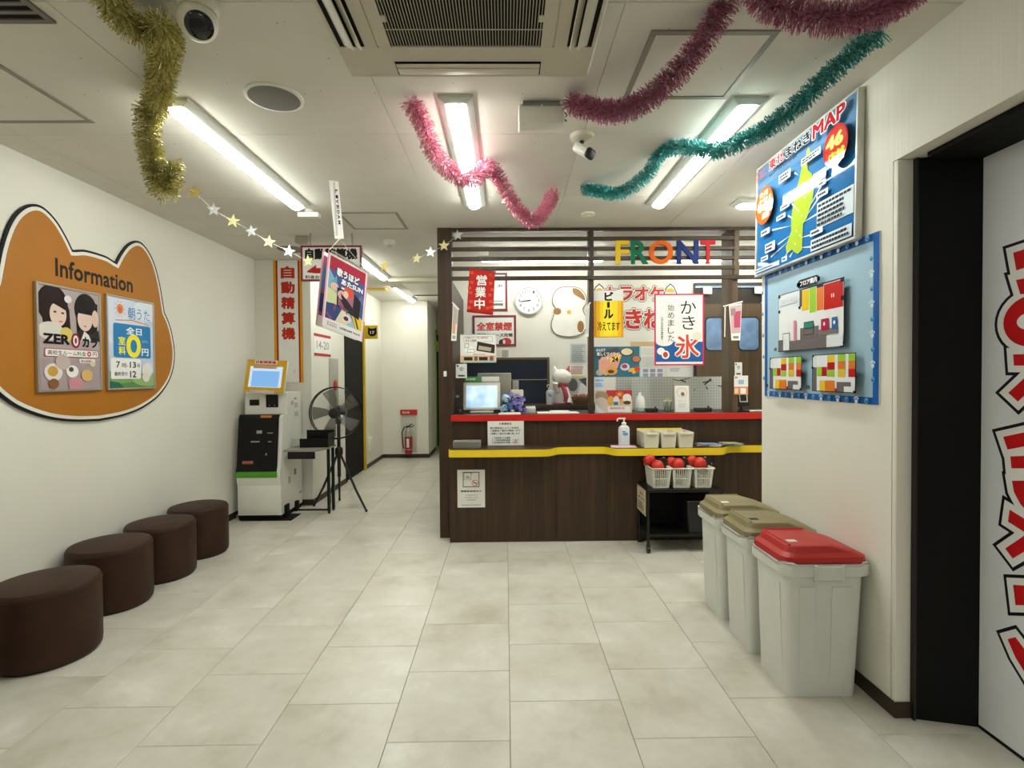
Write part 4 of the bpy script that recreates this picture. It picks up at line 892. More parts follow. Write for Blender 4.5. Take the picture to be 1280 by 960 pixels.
# ------------------------------------------------------------------ black cart with party goods
cx0, cx1, cy0, cy1 = 1.036, 1.607, 3.84, 4.125; CT = .472
kt = thing('rolling_cart', 'black metal rolling cart in front of the counter', 'cart', (cx0,cy0,0)); W_, D_ = cx1-cx0, cy1-cy0
MB().box(0,W_,0,D_,CT-.022,CT,BLACKM,.003).obj('top_shelf', kt); MB().box(.01,W_-.01,.01,D_-.01,.12,.138,BLACKM,.003).obj('lower_shelf', kt)
MB().box(.02,W_-.02,D_-.012,D_-.006,.14,CT-.02,MATTE).obj('back_panel', kt)
for x in (.012,W_-.012):
    for y in (.012,D_-.012):
        lg_ = MB().cyl((x,y,.05),(x,y,CT-.01),.011,BLACKM,n=14).obj('leg', kt)
        MB().cyl((x-.011,y,.024),(x+.011,y,.024),.024,BLACK,n=18).obj('caster', lg_); MB().box(x-.014,x+.014,y-.012,y+.012,.036,.056,BLACK,.003).obj('caster_fork', lg_)
kb = thing('black_crate', 'black crate on the lower shelf of the rolling cart', 'crate', (cx0+.42,cy0+.13,.138))
MB().loft([ringrect(-.10,.10,-.1,.1,0,.02),ringrect(-.115,.115,-.11,.11,.24,.02),ringrect(-.11,.11,-.105,.105,.24,.02),ringrect(-.096,.096,-.096,.096,.006,.02)], BLACK).obj('crate_body', kb, smooth=30)
MB().tube(ringrect(-.118,.118,-.113,.113,.238,.02), .006, BLACK, 6, True).obj('rim', kb)
nt_ = thing('notice', 'cream notice sheet taped to the side of the black cart', 'notice', (cx0-.0035,cy0+.27,.27), RIGHTW)
MB().box(0,.25,0,.19,0,.002,mat('cream_paper','#d6c7a8',.6)).obj('sheet', nt_)
p = Print(.25,.19,.002); p.frame(.03,.04,.97,.96,.02,'#a98f62').text('ご自由に',.2,.7,.8,.86,'#4a423a',.03).text('お使いください',.12,.52,.88,.64,'#2f2b28',.04); greek(p,.12,.12,.85,.44,3,'#6a6258'); p.done(nt_)
SB = mat('basket_white','#e3e0d2',.45,var=.02)
def slot_basket(label, x):
    r = thing('slotted_basket', label, 'basket', (x,3.985,CT), group='slotted baskets on the cart')
    f = lambda k,z: (.068*k, .105*k, z)
    b = MB()
    for k,z,h in ((.84,0,.012),(1.0,.132,.016)):
        hx, hy, _ = f(k,z)
        b = MB(); b.loft([[(-hx,-hy,z),(hx,-hy,z),(hx,hy,z),(-hx,hy,z)],[(-hx,-hy,z+h),(hx,-hy,z+h),(hx,hy,z+h),(-hx,hy,z+h)],[(-hx+.006,-hy+.006,z+h),(hx-.006,-hy+.006,z+h),(hx-.006,hy-.006,z+h),(-hx+.006,hy-.006,z+h)],[(-hx+.006,-hy+.006,z+.001),(hx-.006,-hy+.006,z+.001),(hx-.006,hy-.006,z+.001),(-hx+.006,hy-.006,z+.001)]], SB) if z < .1 else b.tube([(-hx,-hy,z+.01),(hx,-hy,z+.01),(hx,hy,z+.01),(-hx,hy,z+.01)], .005, SB, 6, True); b.obj('rim_band', r)
    MB().box(-.057,.057,-.088,.088,0,.004,SB).obj('bottom', r)
    b = MB()
    for k in range(4): # corner posts
        sx, sy = (-1,1)[k%2], (-1,1)[k//2]; MB().tube([(sx*.053,sy*.085,.004),(sx*.0645,sy*.1015,.14)], .008, SB, 6).obj('corner_post', r)
    for s in (-1,1):      # slotted walls: upright bars and a middle band
        b = MB()
        for i in range(8):
            u = -.78+1.56*i/7; b.tube([(u*.055,s*.0865,.006),(u*.066,s*.1025,.135)], .0034, SB, 5)
        b.tube([(-.06,s*.0945,.07),(.06,s*.0945,.07)], .0035, SB, 5); b.obj('slotted_wall', r)
        MB().add([(s*.056,-.088,.0),(s*.056,.088,.0),(s*.067,.104,.135),(s*.067,-.104,.135),(s*.053,-.088,.0),(s*.053,.088,.0),(s*.064,.104,.135),(s*.064,-.104,.135)], [(0,1,2,3),(7,6,5,4),(0,4,5,1),(1,5,6,2),(2,6,7,3),(3,7,4,0)], SB).obj('side_wall', r)
    b = MB(); b.tube([(-.074,-.112,.148),(.074,-.112,.148),(.074,.112,.148),(-.074,.112,.148)], .006, SB, 8, True); b.obj('rim', r)
    return r
MRED = mat('maraca_red','#c3281a',.4,var=.05)
def maraca(label, c, tip):
    c, tip = Vector(c), Vector(tip); r = thing('maraca', label, 'maraca', tuple(c), group='maracas in the slotted baskets')
    MB().ball((0,0,0), .047, MRED, 24, 16, 1, 1, 1.05).obj('rattle_head', r)
    d = tip-c; u = d.normalized(); MB().tube([u*.04, u*.08, d], [.013,.010,.012], BLACK, 10).obj('handle', r)
def tambourine(label, c):
    r = thing('tambourine', label, 'tambourine', c, (0,.15,0), group='tambourines in the slotted baskets')
    b = MB(); b.lathe([(.062,-.012),(.066,-.012),(.066,.012),(.062,.012)], BLACK, 30, M=Matrix.Rotation(R90,4,'X')); b.obj('frame', r)
    for k in range(6):
        a_ = k*math.pi/3+.4; q = Vector((.066*math.cos(a_),0,.066*math.sin(a_))); MB().cyl(q+Vector((0,-.002,0)),q+Vector((0,.002,0)),.010,STEEL,n=12).obj('jingle', r)
bw = (('left','first'),('middle','second'),('right','third'))
for i,(x,m1,m2) in enumerate(((1.158,(811.5,574.5),(822,583)),(1.313,(838.5,578),(847.5,580.5)),(1.475,(864,576),(875,579.5)))):
    nm = ('leftmost','middle','rightmost')[i]
    slot_basket(nm+' white slotted basket on the black cart', x)
    q1 = at(*m1,1,4.02); q2 = at(*m2,1,3.945)
    maraca('rear red maraca in the '+nm+' slotted basket', q1, (q1.x+.03,4.07,q1.z-.11))
    maraca('front red maraca in the '+nm+' slotted basket', q2, (q2.x-.01,4.02,q2.z-.11))
    tambourine('black tambourine with jingles in the '+nm+' slotted basket', (x+.034,4.0,CT+.145))

# ------------------------------------------------------------------ three waste bins
GREY = mat('bin_grey','#d6d7d0',.5,var=.03,bump=.05); 
def waste_bin(label, y, lidm, mark):
    r = thing('waste_bin', label, 'waste bin', (1.295,y,0), group='waste bins along the right wall')
    b = MB(); b.loft([ringrect(-.148,.135,0.015,.262,.0,.03), ringrect(-.150,.137,.012,.265,.02,.035), ringrect(-.165,.165,-.0,.278,.50,.045), ringrect(-.166,.166,-.001,.279,.515,.045)], GREY); b.obj('body', r, smooth=30)
    b = MB(); b.loft([ringrect(-.182,.184,-.014,.286,.505,.05), ringrect(-.187,.188,-.017,.29,.512,.055), ringrect(-.187,.188,-.017,.29,.548,.055), ringrect(-.175,.178,-.01,.28,.556,.05)], GREY); b.obj('rim', r, smooth=30)
    # raised panels on the front and left faces
    for (xa,xb) in ((-.105,-.045),(.02,.095)):
        b = MB(); b.loft([[(xa,.012-.0005,.03),(xb,.012-.0005,.03),(xb*1.07,-.001-.004,.46),(xa*1.07,-.001-.004,.46)],[(xa,.02,.03),(xb,.02,.03),(xb*1.07,.012,.46),(xa*1.07,.012,.46)]], GREY); b.obj('front_panel', r, smooth=20)
    b = MB(); b.loft([[(-.1515,.05,.03),(-.1675,.05,.46),(-.1675,.23,.46),(-.1515,.23,.03)],[(-.14,.05,.03),(-.155,.05,.46),(-.155,.23,.46),(-.14,.23,.03)]], GREY); b.obj('side_panel', r, smooth=20)
    hd_ = MB().box(-.055,.055,-.024,-.012,.492,.552,GREY,.006).obj('handle', r)
    for x in (-.055,.055): MB().box(x-.006,x+.006,-.027,-.012,.488,.556,GREY,.003).obj('handle_rib', hd_)
    b = MB(); b.loft([ringrect(-.178,.172,-.008,.278,.556,.045), ringrect(-.18,.174,-.01,.28,.562,.045), ringrect(-.178,.172,-.008,.278,.582,.045), ringrect(-.158,.14,.008,.268,.596,.04), ringrect(-.148,.06,.016,.262,.619,.035), ringrect(-.142,.05,.022,.256,.622,.03)], lidm); ld_ = b.obj('lid', r, smooth=22)
    MB().tube([(-.135,.03,.622),(-.135,.25,.622),(.045,.25,.622)], .005, lidm, 8).obj('lid_ridge', ld_)
    MB().box(-.118,-.078,.07,.10,.6215,.6235,mark,.001,M=Matrix.Rotation(.0,4,'Y')).obj('sticker', ld_)
    rnd = random.Random(int(y*100)); b = MB()
    pts = [Vector((x,yy,.553+rnd.uniform(-.004,.012))) for x,yy in rrect(-.185,-.014,.183,.284,.055,6)]
    b.tube(pts, .006, clear('bag_film','#f2f2ee',.45,.3), 6, True); b.obj('bag_edge', r); return r
OLIVE = mat('lid_khaki','#857a55',.5,var=.03); LRED = mat('lid_red','#b3221c',.45,var=.03)
waste_bin('grey waste bin with red lid, nearest of three', 2.095, LRED, ink('#d9d6d0'))
waste_bin('middle grey waste bin with khaki lid and dark recycling mark', 2.43, OLIVE, ink('#2e2b26'))
waste_bin('grey waste bin with khaki lid and white sticker, farthest of three', 2.765, OLIVE, ink('#e9e6df'))

# ------------------------------------------------------------------ ottomans
OTT = newmat('brown_vinyl', .55, .3); noise_ramp(OTT, 6, [(.3,'#2e170b'),(.7,'#3d2211')], rnd=True); 
_n = OTT.node_tree; _t = _n.nodes.new('ShaderNodeTexNoise'); _t.inputs['Scale'].default_value = 260; _b = _n.nodes.new('ShaderNodeBump'); _b.inputs['Strength'].default_value = .25; _b.inputs['Distance'].default_value = .001
_n.links.new(_t.outputs[0], _b.inputs['Height']); _n.links.new(_b.outputs[0], _n.nodes['Principled BSDF'].inputs['Normal'])
def ottoman(label, x, y, r_=.208, h=.365):
    r = thing('ottoman', label, 'ottoman', (x,y,0), group='round brown ottomans along the left wall')
    MB().lathe([(r_*.93,.0),(r_*.95,.008)], BLACK, 48).obj('base', r)
    MB().lathe([(r_*.94,.006),(r_*.985,.016),(r_,.04),(r_,h-.035),(r_*.998,h-.03)], OTT, 56).obj('side_cover', r)
    MB().lathe([(r_*.998,h-.03),(r_*.99,h-.018),(r_*.95,h-.006),(r_*.8,h+.002),(r_*.4,h+.007),(.01,h+.008)], OTT, 56).obj('cushion_top', r)
    MB().tube([(r_*math.cos(t),r_*math.sin(t),h-.03) for t in [i*6.2832/48 for i in range(48)]], .0025, OTT, 6, True).obj('piping', r)
ottoman('round brown ottoman farthest back, closest to the payment machine', -2.33, 3.975, .2)
ottoman('second round brown ottoman counted from the payment machine', -2.325, 3.535, .204)
ottoman('third round brown ottoman counted from the payment machine', -2.335, 3.10, .208)
ottoman('large round brown ottoman in the foreground at the left edge', -2.215, 2.53, .212)
ottoman('brown ottoman barely showing at the left picture edge', -2.30, 1.90, .205)

# ------------------------------------------------------------------ information board on the left wall
ib = thing('information_board', 'orange board shaped like a cat head with black and white outline', 'board', (XL+.003,3.30,0), LEFTW)
half = [(0,2.108),(.09,2.104),(.165,2.084)]
ear = [(.172,2.084),(.215,2.15),(.28,2.225),(.36,2.272),(.43,2.268),(.50,2.22),(.56,2.135),(.61,2.0),(.648,1.83)]
chk = [(.652,1.815),(.70,1.745),(.738,1.655),(.764,1.523),(.745,1.40),(.69,1.30),(.60,1.215),(.508,1.160),(.36,1.105),(.19,1.073),(0,1.06)]
def sm_(q): return [(v.x,v.y) for v in spline([(x,y,0) for x,y in q], 5)]
hp = sm_(half)[:-1]+sm_(ear)+sm_(chk)
full = hp+[(-x,y) for x,y in hp[::-1][1:-1]]
ORG = mat('board_orange','#ad6c06',.55,var=.03)
MB().prism(full, 0, .012, ink('#17161c')).obj('outline_board', ib, smooth=0)
MB().prism(offset(full,-.014), .011, .014, ink('#e6e3da')).obj('border_board', ib, smooth=0)
MB().prism(offset(full,-.034), .013, .016, ORG).obj('face_board', ib, smooth=0)
b = MB(); b.text('Information', -.30, 1.905, .315, 2.01, .0162, ink('#241a14'), .03); b.obj('lettering', ib, smooth=0)
SILV = mat('silver_frame','#b6b5ae',.3,metal=.7)
def wall_poster(name, label, y0, y1, z0, z1):
    r = thing(name, label, 'poster', (XL+.0195,y0,z0), LEFTW); w_, h_ = y1-y0, z1-z0; t = .012
    MB().box(t*.5,w_-t*.5,t*.5,h_-t*.5,0,.014,PAPER).obj('board', r)
    for q in ((0,w_,0,t),(0,w_,h_-t,h_),(0,t,t,h_-t),(w_-t,w_,t,h_-t)): MB().box(q[0],q[1],q[2],q[3],0,.02,SILV,.002,seg=1).obj('frame_bar', r)
    p = Print(w_-2*t,h_-2*t,.014,.25); g = p.done
    def done():
        p.g.v = [(a+t,b+t,c) for a,b,c in p.g.v]; p.t.v = [(a+t,b+t,c) for a,b,c in p.t.v]; g(r)
    p.finish = done; return r, p
r, p = wall_poster('framed_poster', 'framed poster of two young people with black hair and large lettering', 2.855, 3.305, 1.252, 1.852)
p.rect(0,0,1,1,'#b3a2a0').rect(0,0,1,.3,'#a8979a').oval(.22,.83,.24,.19,'#251a1a').poly([(.02,.8),(.1,.98),(.32,1.0),(.48,.8),(.5,.55),(.36,.6),(.1,.55)],'#2a1d1d').oval(.3,.74,.13,.12,'#e3c7bb').poly([(.14,.86),(.36,.9),(.44,.78),(.3,.82)],'#251a1a')
p.oval(.34,.67,.035,.008,'#c77d78').oval(.25,.76,.025,.01,'#4a3230').oval(.37,.755,.025,.01,'#4a3230').oval(.18,.57,.2,.09,'#d8d2cb').oval(.42,.55,.1,.07,'#d9c46a')
p.oval(.76,.82,.2,.17,'#1d181b').poly([(.58,.9),(.6,.55),(.95,.55),(.97,.9)],'#211b1f').oval(.74,.72,.13,.12,'#e0c3b8').poly([(.6,.78),(.62,.9),(.9,.9),(.9,.77)],'#1d181b').oval(.74,.65,.03,.008,'#c77d78').oval(.92,.74,.06,.09,'#dcbcae').poly([(.55,.5),(.65,.62),(.8,.56),(.98,.62),(1,.5)],'#2d2c24').poly([(.66,.5),(.72,.6),(.8,.56),(.84,.5)],'#e2dcd4')
p.text('ZER',.06,.445,.47,.545,'#1c1826',.05).oval(.57,.492,.075,.075,'#8f1f3a').oval(.57,.492,.045,.055,'#ecdfe0').oval(.57,.492,.018,.03,'#8f1f3a').text('カラ',.68,.43,.95,.54,'#1c1826',.05)
p.rr(.07,.32,.97,.405,'#a8506a',.02).rr(.085,.328,.955,.397,'#ece6e2',.02).text('高校生ルーム料金',.12,.34,.74,.385,'#2f2a30',.01).text('0',.76,.335,.83,.39,'#b83246',.04).text('円',.86,.34,.93,.385,'#2f2a30',.01)
p.rr(.62,.265,.9,.312,'#e6dfd8',.02).text('飲み放題込',.65,.275,.86,.3,'#4a4044',.02)
for x,y,a_,c in ((.2,.17,.14,'#e0d6d2'),(.19,.18,.08,'#c99a4e'),(.5,.18,.1,'#ece9e8'),(.48,.2,.04,'#5a4a48'),(.75,.14,.1,'#d9b070'),(.2,.06,.08,'#8a5a38'),(.55,.05,.12,'#c78a94'),(.85,.26,.05,'#d8c8a8'),(.45,.9,.06,'#dedbe0'),(.35,.27,.12,'#c2b0ac')): p.oval(x,y,a_,a_*.62,c)
p.finish()
r, p = wall_poster('framed_poster', 'framed morning song poster with blue panel and big yellow zero', 3.352, 3.80, 1.25, 1.862)
p.rect(0,0,1,1,'#c3cfe4').oval(.3,.75,.5,.3,'#d3dcec').oval(.85,.9,.3,.12,'#dfe6f0').rect(0,0,1,.16,'#5f8a55').oval(.2,.12,.5,.07,'#7aa35f').oval(.9,.09,.4,.08,'#93b277')
for k in range(10):
    a_ = k*math.pi/5; p.poly([(.25+.09*math.cos(a_-.08),.88+.072*math.sin(a_-.08)),(.25+.13*math.cos(a_),.88+.104*math.sin(a_)),(.25+.09*math.cos(a_+.08),.88+.072*math.sin(a_+.08))],'#d98a5a')
p.oval(.25,.88,.07,.055,'#e2874e').oval(.25,.875,.035,.03,'#d86a44').text('朝うた',.42,.78,.92,.92,'#5a8fc4',.0).poly([(.15,.745),(.5,.765),(.9,.735),(.9,.742),(.5,.777),(.15,.755)],'#d9825a')
p.rr(.1,.34,.93,.72,'#2f7fb8',.04).text('全日',.37,.605,.72,.69,'#eef2f4',.03).text('室',.2,.48,.35,.575,'#f0e63c',.03).text('料',.2,.37,.35,.465,'#f0e63c',.03).oval(.53,.475,.165,.135,'#f2e534').oval(.53,.475,.075,.075,'#2f7fb8').text('円',.71,.37,.87,.455,'#eef2f4',.03).text('(室料)',.71,.52,.87,.555,'#8fb9d8',.0)
p.rr(.03,.1,.68,.33,'#ecebe8',.03).text('7',.14,.225,.22,.295,'#333338',.02).text('時-',.26,.225,.4,.28,'#55555a',.01).text('13',.43,.225,.57,.295,'#333338',.03).text('時',.6,.225,.66,.28,'#55555a',.01).text('最終受付',.1,.135,.38,.18,'#55555a',.02).text('12',.43,.115,.57,.19,'#333338',.03).oval(.83,.2,.12,.09,'#e8e3dc').oval(.8,.12,.09,.06,'#e3ddd4').poly([(0,.0),(.3,.0),(.2,.06),(0,.08)],'#2f6a55')
p.finish()

# ------------------------------------------------------------------ payment machine
km = thing('payment_machine', 'white and black automatic payment machine with tilted screen', 'payment machine', (-2.285,4.86,0)); KW_ = .2
KWH = mat('machine_white','#e2e0d6',.4,var=.02); KBL = mat('machine_black','#0b0a0a',.3,spec=.25,var=.1)
MB().box(-.2,.19,.01,.50,0,.045,MATTE).obj('plinth', km); MB().box(-.17,.3,-.03,.2,0,.006,MATTE).obj('floor_plate', km)
MB().box(.17,.215,.06,.15,.0,.12,MATTE,.003).obj('side_foot', km); MB().box(.19,.225,.3,.36,.0,.10,MATTE,.003).obj('side_foot', km)
# side profile extruded across the width: x is depth, y is height
prof = [(.0,.045),(.0,.32),(-.018,.36),(-.02,.40),(-.02,.45),(.0,.5),(.055,.945),(.075,.965),(.075,.97),(.16,.97),(.17,1.17),(.19,1.18),(.50,1.18),(.50,.045)]
Mp = Matrix(((0,0,1,0),(1,0,0,0),(0,1,0,0),(0,0,0,1)))
MB().prism(prof, -.2, .2, KWH, Mp).obj('cabinet', km, smooth=25)
pan = [(-.024,.455),(-.004,.502),(.05,.942),(.07,.968),(.16,.968),(.16,.972),(.066,.973),(.045,.945),(-.009,.503),(-.03,.455)]
kp = MB().prism(pan, -.202, .17, KBL, Mp).obj('front_panel', km, smooth=25)
MB().box(-.204,.172,-.026,.0,.398,.456,mat('machine_green','#4f9a22',.4),.002).obj('green_band', km)
MB().box(-.2,.2,-.003,.0,.06,.32,KWH,.002).obj('lower_door', km)
Mf = Matrix.Translation((0,.0,.5)) @ Matrix.Rotation(-.12,4,'X')
for nm,x0,x1,z0,z1,mm in (('coin_slot',-.03,.02,.30,.33,STEEL),('note_slot',-.08,-.0,.22,.232,STEEL),('receipt_slot',.07,.12,.30,.31,STEEL),('card_slot',.08,.11,.22,.23,STEEL),('indicator',.06,.072,.1,.12,mat('led_green','#b7c48a',.3)),('coin_tray',-.15,-.05,.02,.05,mat('tray_red','#a8584a',.4)),('tray_lip',.02,.12,.008,.018,BLACKM)):
    MB().box(x0,x1,-.016,-.006,z0,z1,mm,.002,M=Mf).obj(nm, kp)
MB().box(0,.1,-.005,.004,.93,.955,mat('orange_label','#c8762a',.5),M=Matrix.Translation((0,.05,.012))).obj('orange_label', km)
MB().box(-.155,-.065,.155,.165,1.055,1.11,KBL,.003).obj('printer_slot', km); MB().box(.0,.115,.155,.166,1.035,1.155,KBL,.004).obj('card_reader_panel', km)
for x in (.03,.08): MB().box(x,x+.008,.153,.156,1.05,1.057,STEEL).obj('screw', km)
b = MB()
for i,(y,z,w2,h2,c) in enumerate(((.25,1.05,.06,.04,'#b8b4a6'),(.33,1.1,.05,.02,'#8f8c80'),(.33,1.02,.08,.05,'#c2beb0'),(.33,.93,.09,.05,'#bdb9ab'),(.16,.3,.05,.07,'#b3b0a3'),(.3,.36,.05,.06,'#8a887e'),(.42,.15,.06,.02,'#a09d92'))):
    MB().box(.2,.2012,y,y+w2,z,z+h2,ink(c)).obj('side_label', km)
# tilted screen with yellow surround
Ms = Matrix.Translation((.018,.12,1.33)) @ Matrix.Rotation(-.22,4,'X') @ Matrix.Rotation(.045,4,'Y')
ks = MB().box(-.19,.19,0,.03,-.155,.16,KWH,.006,M=Ms).obj('screen_case', km)
MB().box(-.188,.188,-.003,0,-.153,.158,mat('yellow_card','#d6a41e',.5),M=Ms).obj('yellow_surround', ks)
b = MB(); b.box(-.15,.155,-.006,-.003,-.105,.095,emit('screen_pale','#cfe6f6',.27,.05),M=Ms); b.box(-.125,.13,-.007,-.006,-.10,.05,emit('screen_blue','#7fb8ee',.27,.05),M=Ms); b.obj('display_panel', ks)
MB().box(-.115,.095,-.006,-.003,.117,.155,PAPER,M=Ms).obj('title_label', ks); MB().box(-.12,.1,-.0075,-.006,.075,.1,mat('pink_label','#c9a08e',.5),M=Ms).obj('hint_label', ks); MB().box(-.13,.1,-.006,-.003,-.165,-.13,mat('tan_label','#cdb9a4',.5),M=Ms).obj('hint_label', ks)
b = MB(); b.text('自動精算機', -.105,0,.085,.028, 0, ink('#bf3a2c'), .04, 0, Ms @ Matrix.Translation((0,-.0065,.122)) @ Matrix.Rotation(R90,4,'X')); b.obj('lettering', ks, smooth=0)
b = MB(); b.tube([(-.2,.1,.02),(-.225,.03,.007),(-.255,.08,.02),(-.252,.2,.05)], .005, WHITE, 6); b.obj('cable', km)
# ------------------------------------------------------------------ side table with black tray
st_ = thing('side_table', 'grey side table with black legs beside the payment machine', 'table', (-2.06,4.86,0))
MB().prism([(0,0),(.305,0),(.37,.2),(.37,.36),(0,.36)], .63, .648, mat('table_grey','#8d8a7d',.4)).obj('tabletop', st_)
MB().prism([(.03,.02),(.28,.02),(.28,.035),(.03,.035)], .56, .63, BLACKM).obj('apron', st_)
l1 = MB().box(.33,.355,.20,.225,.02,.63,BLACKM).obj('leg', st_); l2 = MB().box(.33,.355,.33,.355,.02,.63,BLACKM).obj('leg', st_)
MB().box(.05,.355,.205,.22,.03,.045,BLACKM).obj('stretcher', st_); MB().cyl((.342,.212,0),(.342,.212,.02),.012,BLACK).obj('foot', l1); MB().cyl((.342,.342,0),(.342,.342,.02),.012,BLACK).obj('foot', l2)
tr = thing('black_tray', 'open black document tray on the grey side table', 'tray', (-2.06,4.86,.648))
MB().box(.09,.36,.16,.345,0,.006,KBL).obj('tray_base', tr); MB().box(.09,.36,.335,.345,0,.15,KBL).obj('back_wall', tr); MB().box(.352,.36,.16,.345,0,.13,KBL).obj('side_wall', tr)
MB().box(.09,.36,.155,.162,0,.085,KBL).obj('front_wall', tr); MB().box(.01,.09,.155,.159,0,.085,clear('acrylic2','#d8dcdc',.55)).obj('clear_end', tr)
# ------------------------------------------------------------------ fan
FX, FYy = -1.712, 5.375
fn = thing('standing_fan', 'black standing fan on a tripod in front of the corridor', 'fan', (FX,FYy,0))
hub = Vector((.0,-.08,.957))
b = MB(); b.tube([(0,.0,.30),(0,0,.86)], .018, BLACK, 14); b.obj('pole', fn)
MB().lathe([(.035,.52),(.04,.54),(.04,.58),(.03,.6)], BLACK, 18).obj('collar', fn)
for x,y in ((.343,-.265),(-.25,-.03),(-.067,.21)):
    lgx = MB().tube([(0,0,.565),(x*.62,y*.62,.20),(x,y,.012)], [.012,.012,.010], BLACK, 10).obj('leg', fn)
    MB().ball((x,y,.014), .014, BLACK, 10, 8).obj('rubber_foot', lgx)
MB().tube([(0,0,.84),(0,-.0,.90),(0,.02,.95)], [.03,.034,.03], BLACK, 12).obj('tilt_bracket', fn)
MB().lathe([(.05,-.12),(.07,-.09),(.07,-.02),(.055,.0)], BLACK, 24, M=Matrix.Translation((0,-.02,.957)) @ Matrix.Rotation(R90,4,'X')).obj('motor_housing', fn)
b = MB(); R_ = .262
for k in range(3):
    rr_ = R_*(1-.012*k); b.tube([(rr_*math.cos(t),-.08+.02*(k-1),.957+rr_*math.sin(t)) for t in [i*6.2832/64 for i in range(64)]], .004, BLACKM, 6, True)
b.obj('guard_ring', fn)
b = MB()
for s in (-1,1):
    for k in range(72):
        t = k*6.2832/72; c, s2 = math.cos(t), math.sin(t); b.tube([(.05*c,-.08+s*.065,.957+.05*s2),(.2*c,-.08+s*.06,.957+.2*s2),(R_*c,-.08+s*.012,.957+R_*s2)], .0009, mat('guard_wire','#6b6a66',.4,metal=.5), 4)
g = b.obj('guard_wires', fn); g['kind'] = 'stuff'
MB().lathe([(.052,-.004),(.05,.004),(.02,.01)], BLACK, 24, M=Matrix.Translation((0,-.146,.957)) @ Matrix.Rotation(R90,4,'X')).obj('badge', fn)
BLD = clear('fan_blade','#8d908f',.82,.25)
for k in range(5):
    b = MB(); vs = []
    for j in range(7):
        q = .05+.19*j/6
        for i in range(4):
            t = k*6.2832/5+(.15+.75*i/3)*(1-.25*j/6)+.25*j/6; vs.append((q*math.cos(t), -.08+.02*(i/3-.5), .957+q*math.sin(t)))
    b.add(vs, [(j*4+i,j*4+i+1,(j+1)*4+i+1,(j+1)*4+i) for j in range(6) for i in range(3)], BLD); b.obj('blade', fn)
MB().tube([(.0,.03,.9),(-.02,.05,.6),(-.06,.0,.35),(-.08,.0,.2),(-.09,.0,.02)], .003, BLACK, 6).obj('cable', fn)
# ------------------------------------------------------------------ vertical banner behind the machine
c_ = [at(*q,1,5.385) for q in ((341,325),(377,325),(377,478))]
w_ = c_[1].x-c_[0].x; z0 = c_[2].z; h_ = ZC-.01-z0
r = thing('wall_banner', 'tall white banner with red and yellow edges behind the payment machine', 'banner', (c_[0].x,5.392,z0), FACE)
MB().box(0,w_,0,h_,0,.002,PAPER).obj('sheet', r)
p = Print(w_,h_,.002); p.rect(0,0,.09,1,'#dc9d1e').rect(.91,0,1,1,'#dc9d1e').rect(.09,0,.15,1,'#a5241c').rect(.85,0,.91,1,'#a5241c')
p.vtext('自動精算機',.26,.34,.74,.965,'#c0301f',.05,.2).text('ご利用ください',.66,.08,.72,.1,'#6a6a6a').done(r)
# hanging sign with arrow
HS = 4.42
r, p = flat_at('hanging_sign', 'white hanging sign with black heading and red arrow', 'sign', 377,307,452.5,352, HS, .012, part='board')
a_, c_ = at(377,352,1,HS), at(452.5,307,1,HS); w_, h_ = c_.x-a_.x, c_.z-a_.z; t = .016; MAR = mat('maroon_frame','#7d1f33',.4)
for q in ((0,w_,0,t),(0,w_,h_-t,h_),(0,t,t,h_-t),(w_-t,w_,t,h_-t)): MB().box(*q,-.003,.017,MAR,.001,seg=1).obj('frame_bar', r)
p.text('自動精算機',.07,.6,.93,.92,'#1b1a1a',.06).poly([(.1,.28),(.25,.46),(.25,.37),(.9,.37),(.9,.22),(.25,.22),(.1,.25)],'#b2281f').text('料金お支払いはこちらで',.07,.07,.93,.17,'#2b2a2a',.03).done(r)
for x in (.08,w_-.08): MB().box(x-.006,x+.006,h_,h_+(ZC-c_.z),.004,.008,STEEL).obj('hanger', r)
# white room number sign, alarm panel, door 17
r = thing('notice', 'white room notice with red bars on the corridor wall', 'notice', (-1.99,5.475,1.545), LEFTW); w_, h_ = .52, .235
MB().box(0,w_,0,h_,0,.003,PAPER).obj('sheet', r); p = Print(w_,h_,.003); p.rect(0,.87,1,1,'#b8333c').rect(0,0,1,.12,'#b8333c').text('14-20',.15,.32,.88,.68,'#8a6f72',.0).done(r)
r = thing('alarm_panel', 'narrow grey alarm panel with red oval on the corridor wall', 'alarm panel', (-1.99,5.93,.95), LEFTW)
MB().box(0,.3,0,.58,0,.012,mat('panel_grey','#b1afa5',.4,metal=.3),.003).obj('plate', r); MB().lathe([(.06,0),(.06,.012),(.05,.016)], mat('alarm_red','#b32622',.4), 24, M=Matrix.Translation((.17,.27,.012))).obj('button', r)
d3 = struct(MB().box(-2.03,-2.0,6.56,7.37,.01,2.05,MATTE).obj('door_3'), 'black door of room 17 in the corridor wall')
YELF = mat('door_frame_yellow','#d9b51f',.45)
for q in ((-2.09,-1.975,7.37,7.43,0,2.08),(-2.09,-1.985,6.5,6.56,0,2.08),(-2.09,-1.975,6.5,7.43,2.05,2.09)): MB().box(*q,YELF if q[2] > 7 or q[4] > 1 else MATTE,.002,seg=1).obj('door_frame', d3)
MB().cyl((-1.99,6.66,1.0),(-1.95,6.66,1.0),.012,STEEL).obj('door_handle', d3)
r = thing('room_number_sign', 'yellow projecting sign with black cat head and number 17', 'sign', (-1.99,7.40,1.845), FACE)
MB().box(0,.2,0,.19,0,.012,YELF).obj('plate', r)
b = MB(); hd = ell(.125,.09,.062,.055,30); b.flat(hd, .0125, ink('#161515'))
for s in (-1,1): b.flat([(.125+s*.06,.10),(.125+s*.058,.165),(.125+s*.018,.14)], .0126, ink('#161515'))
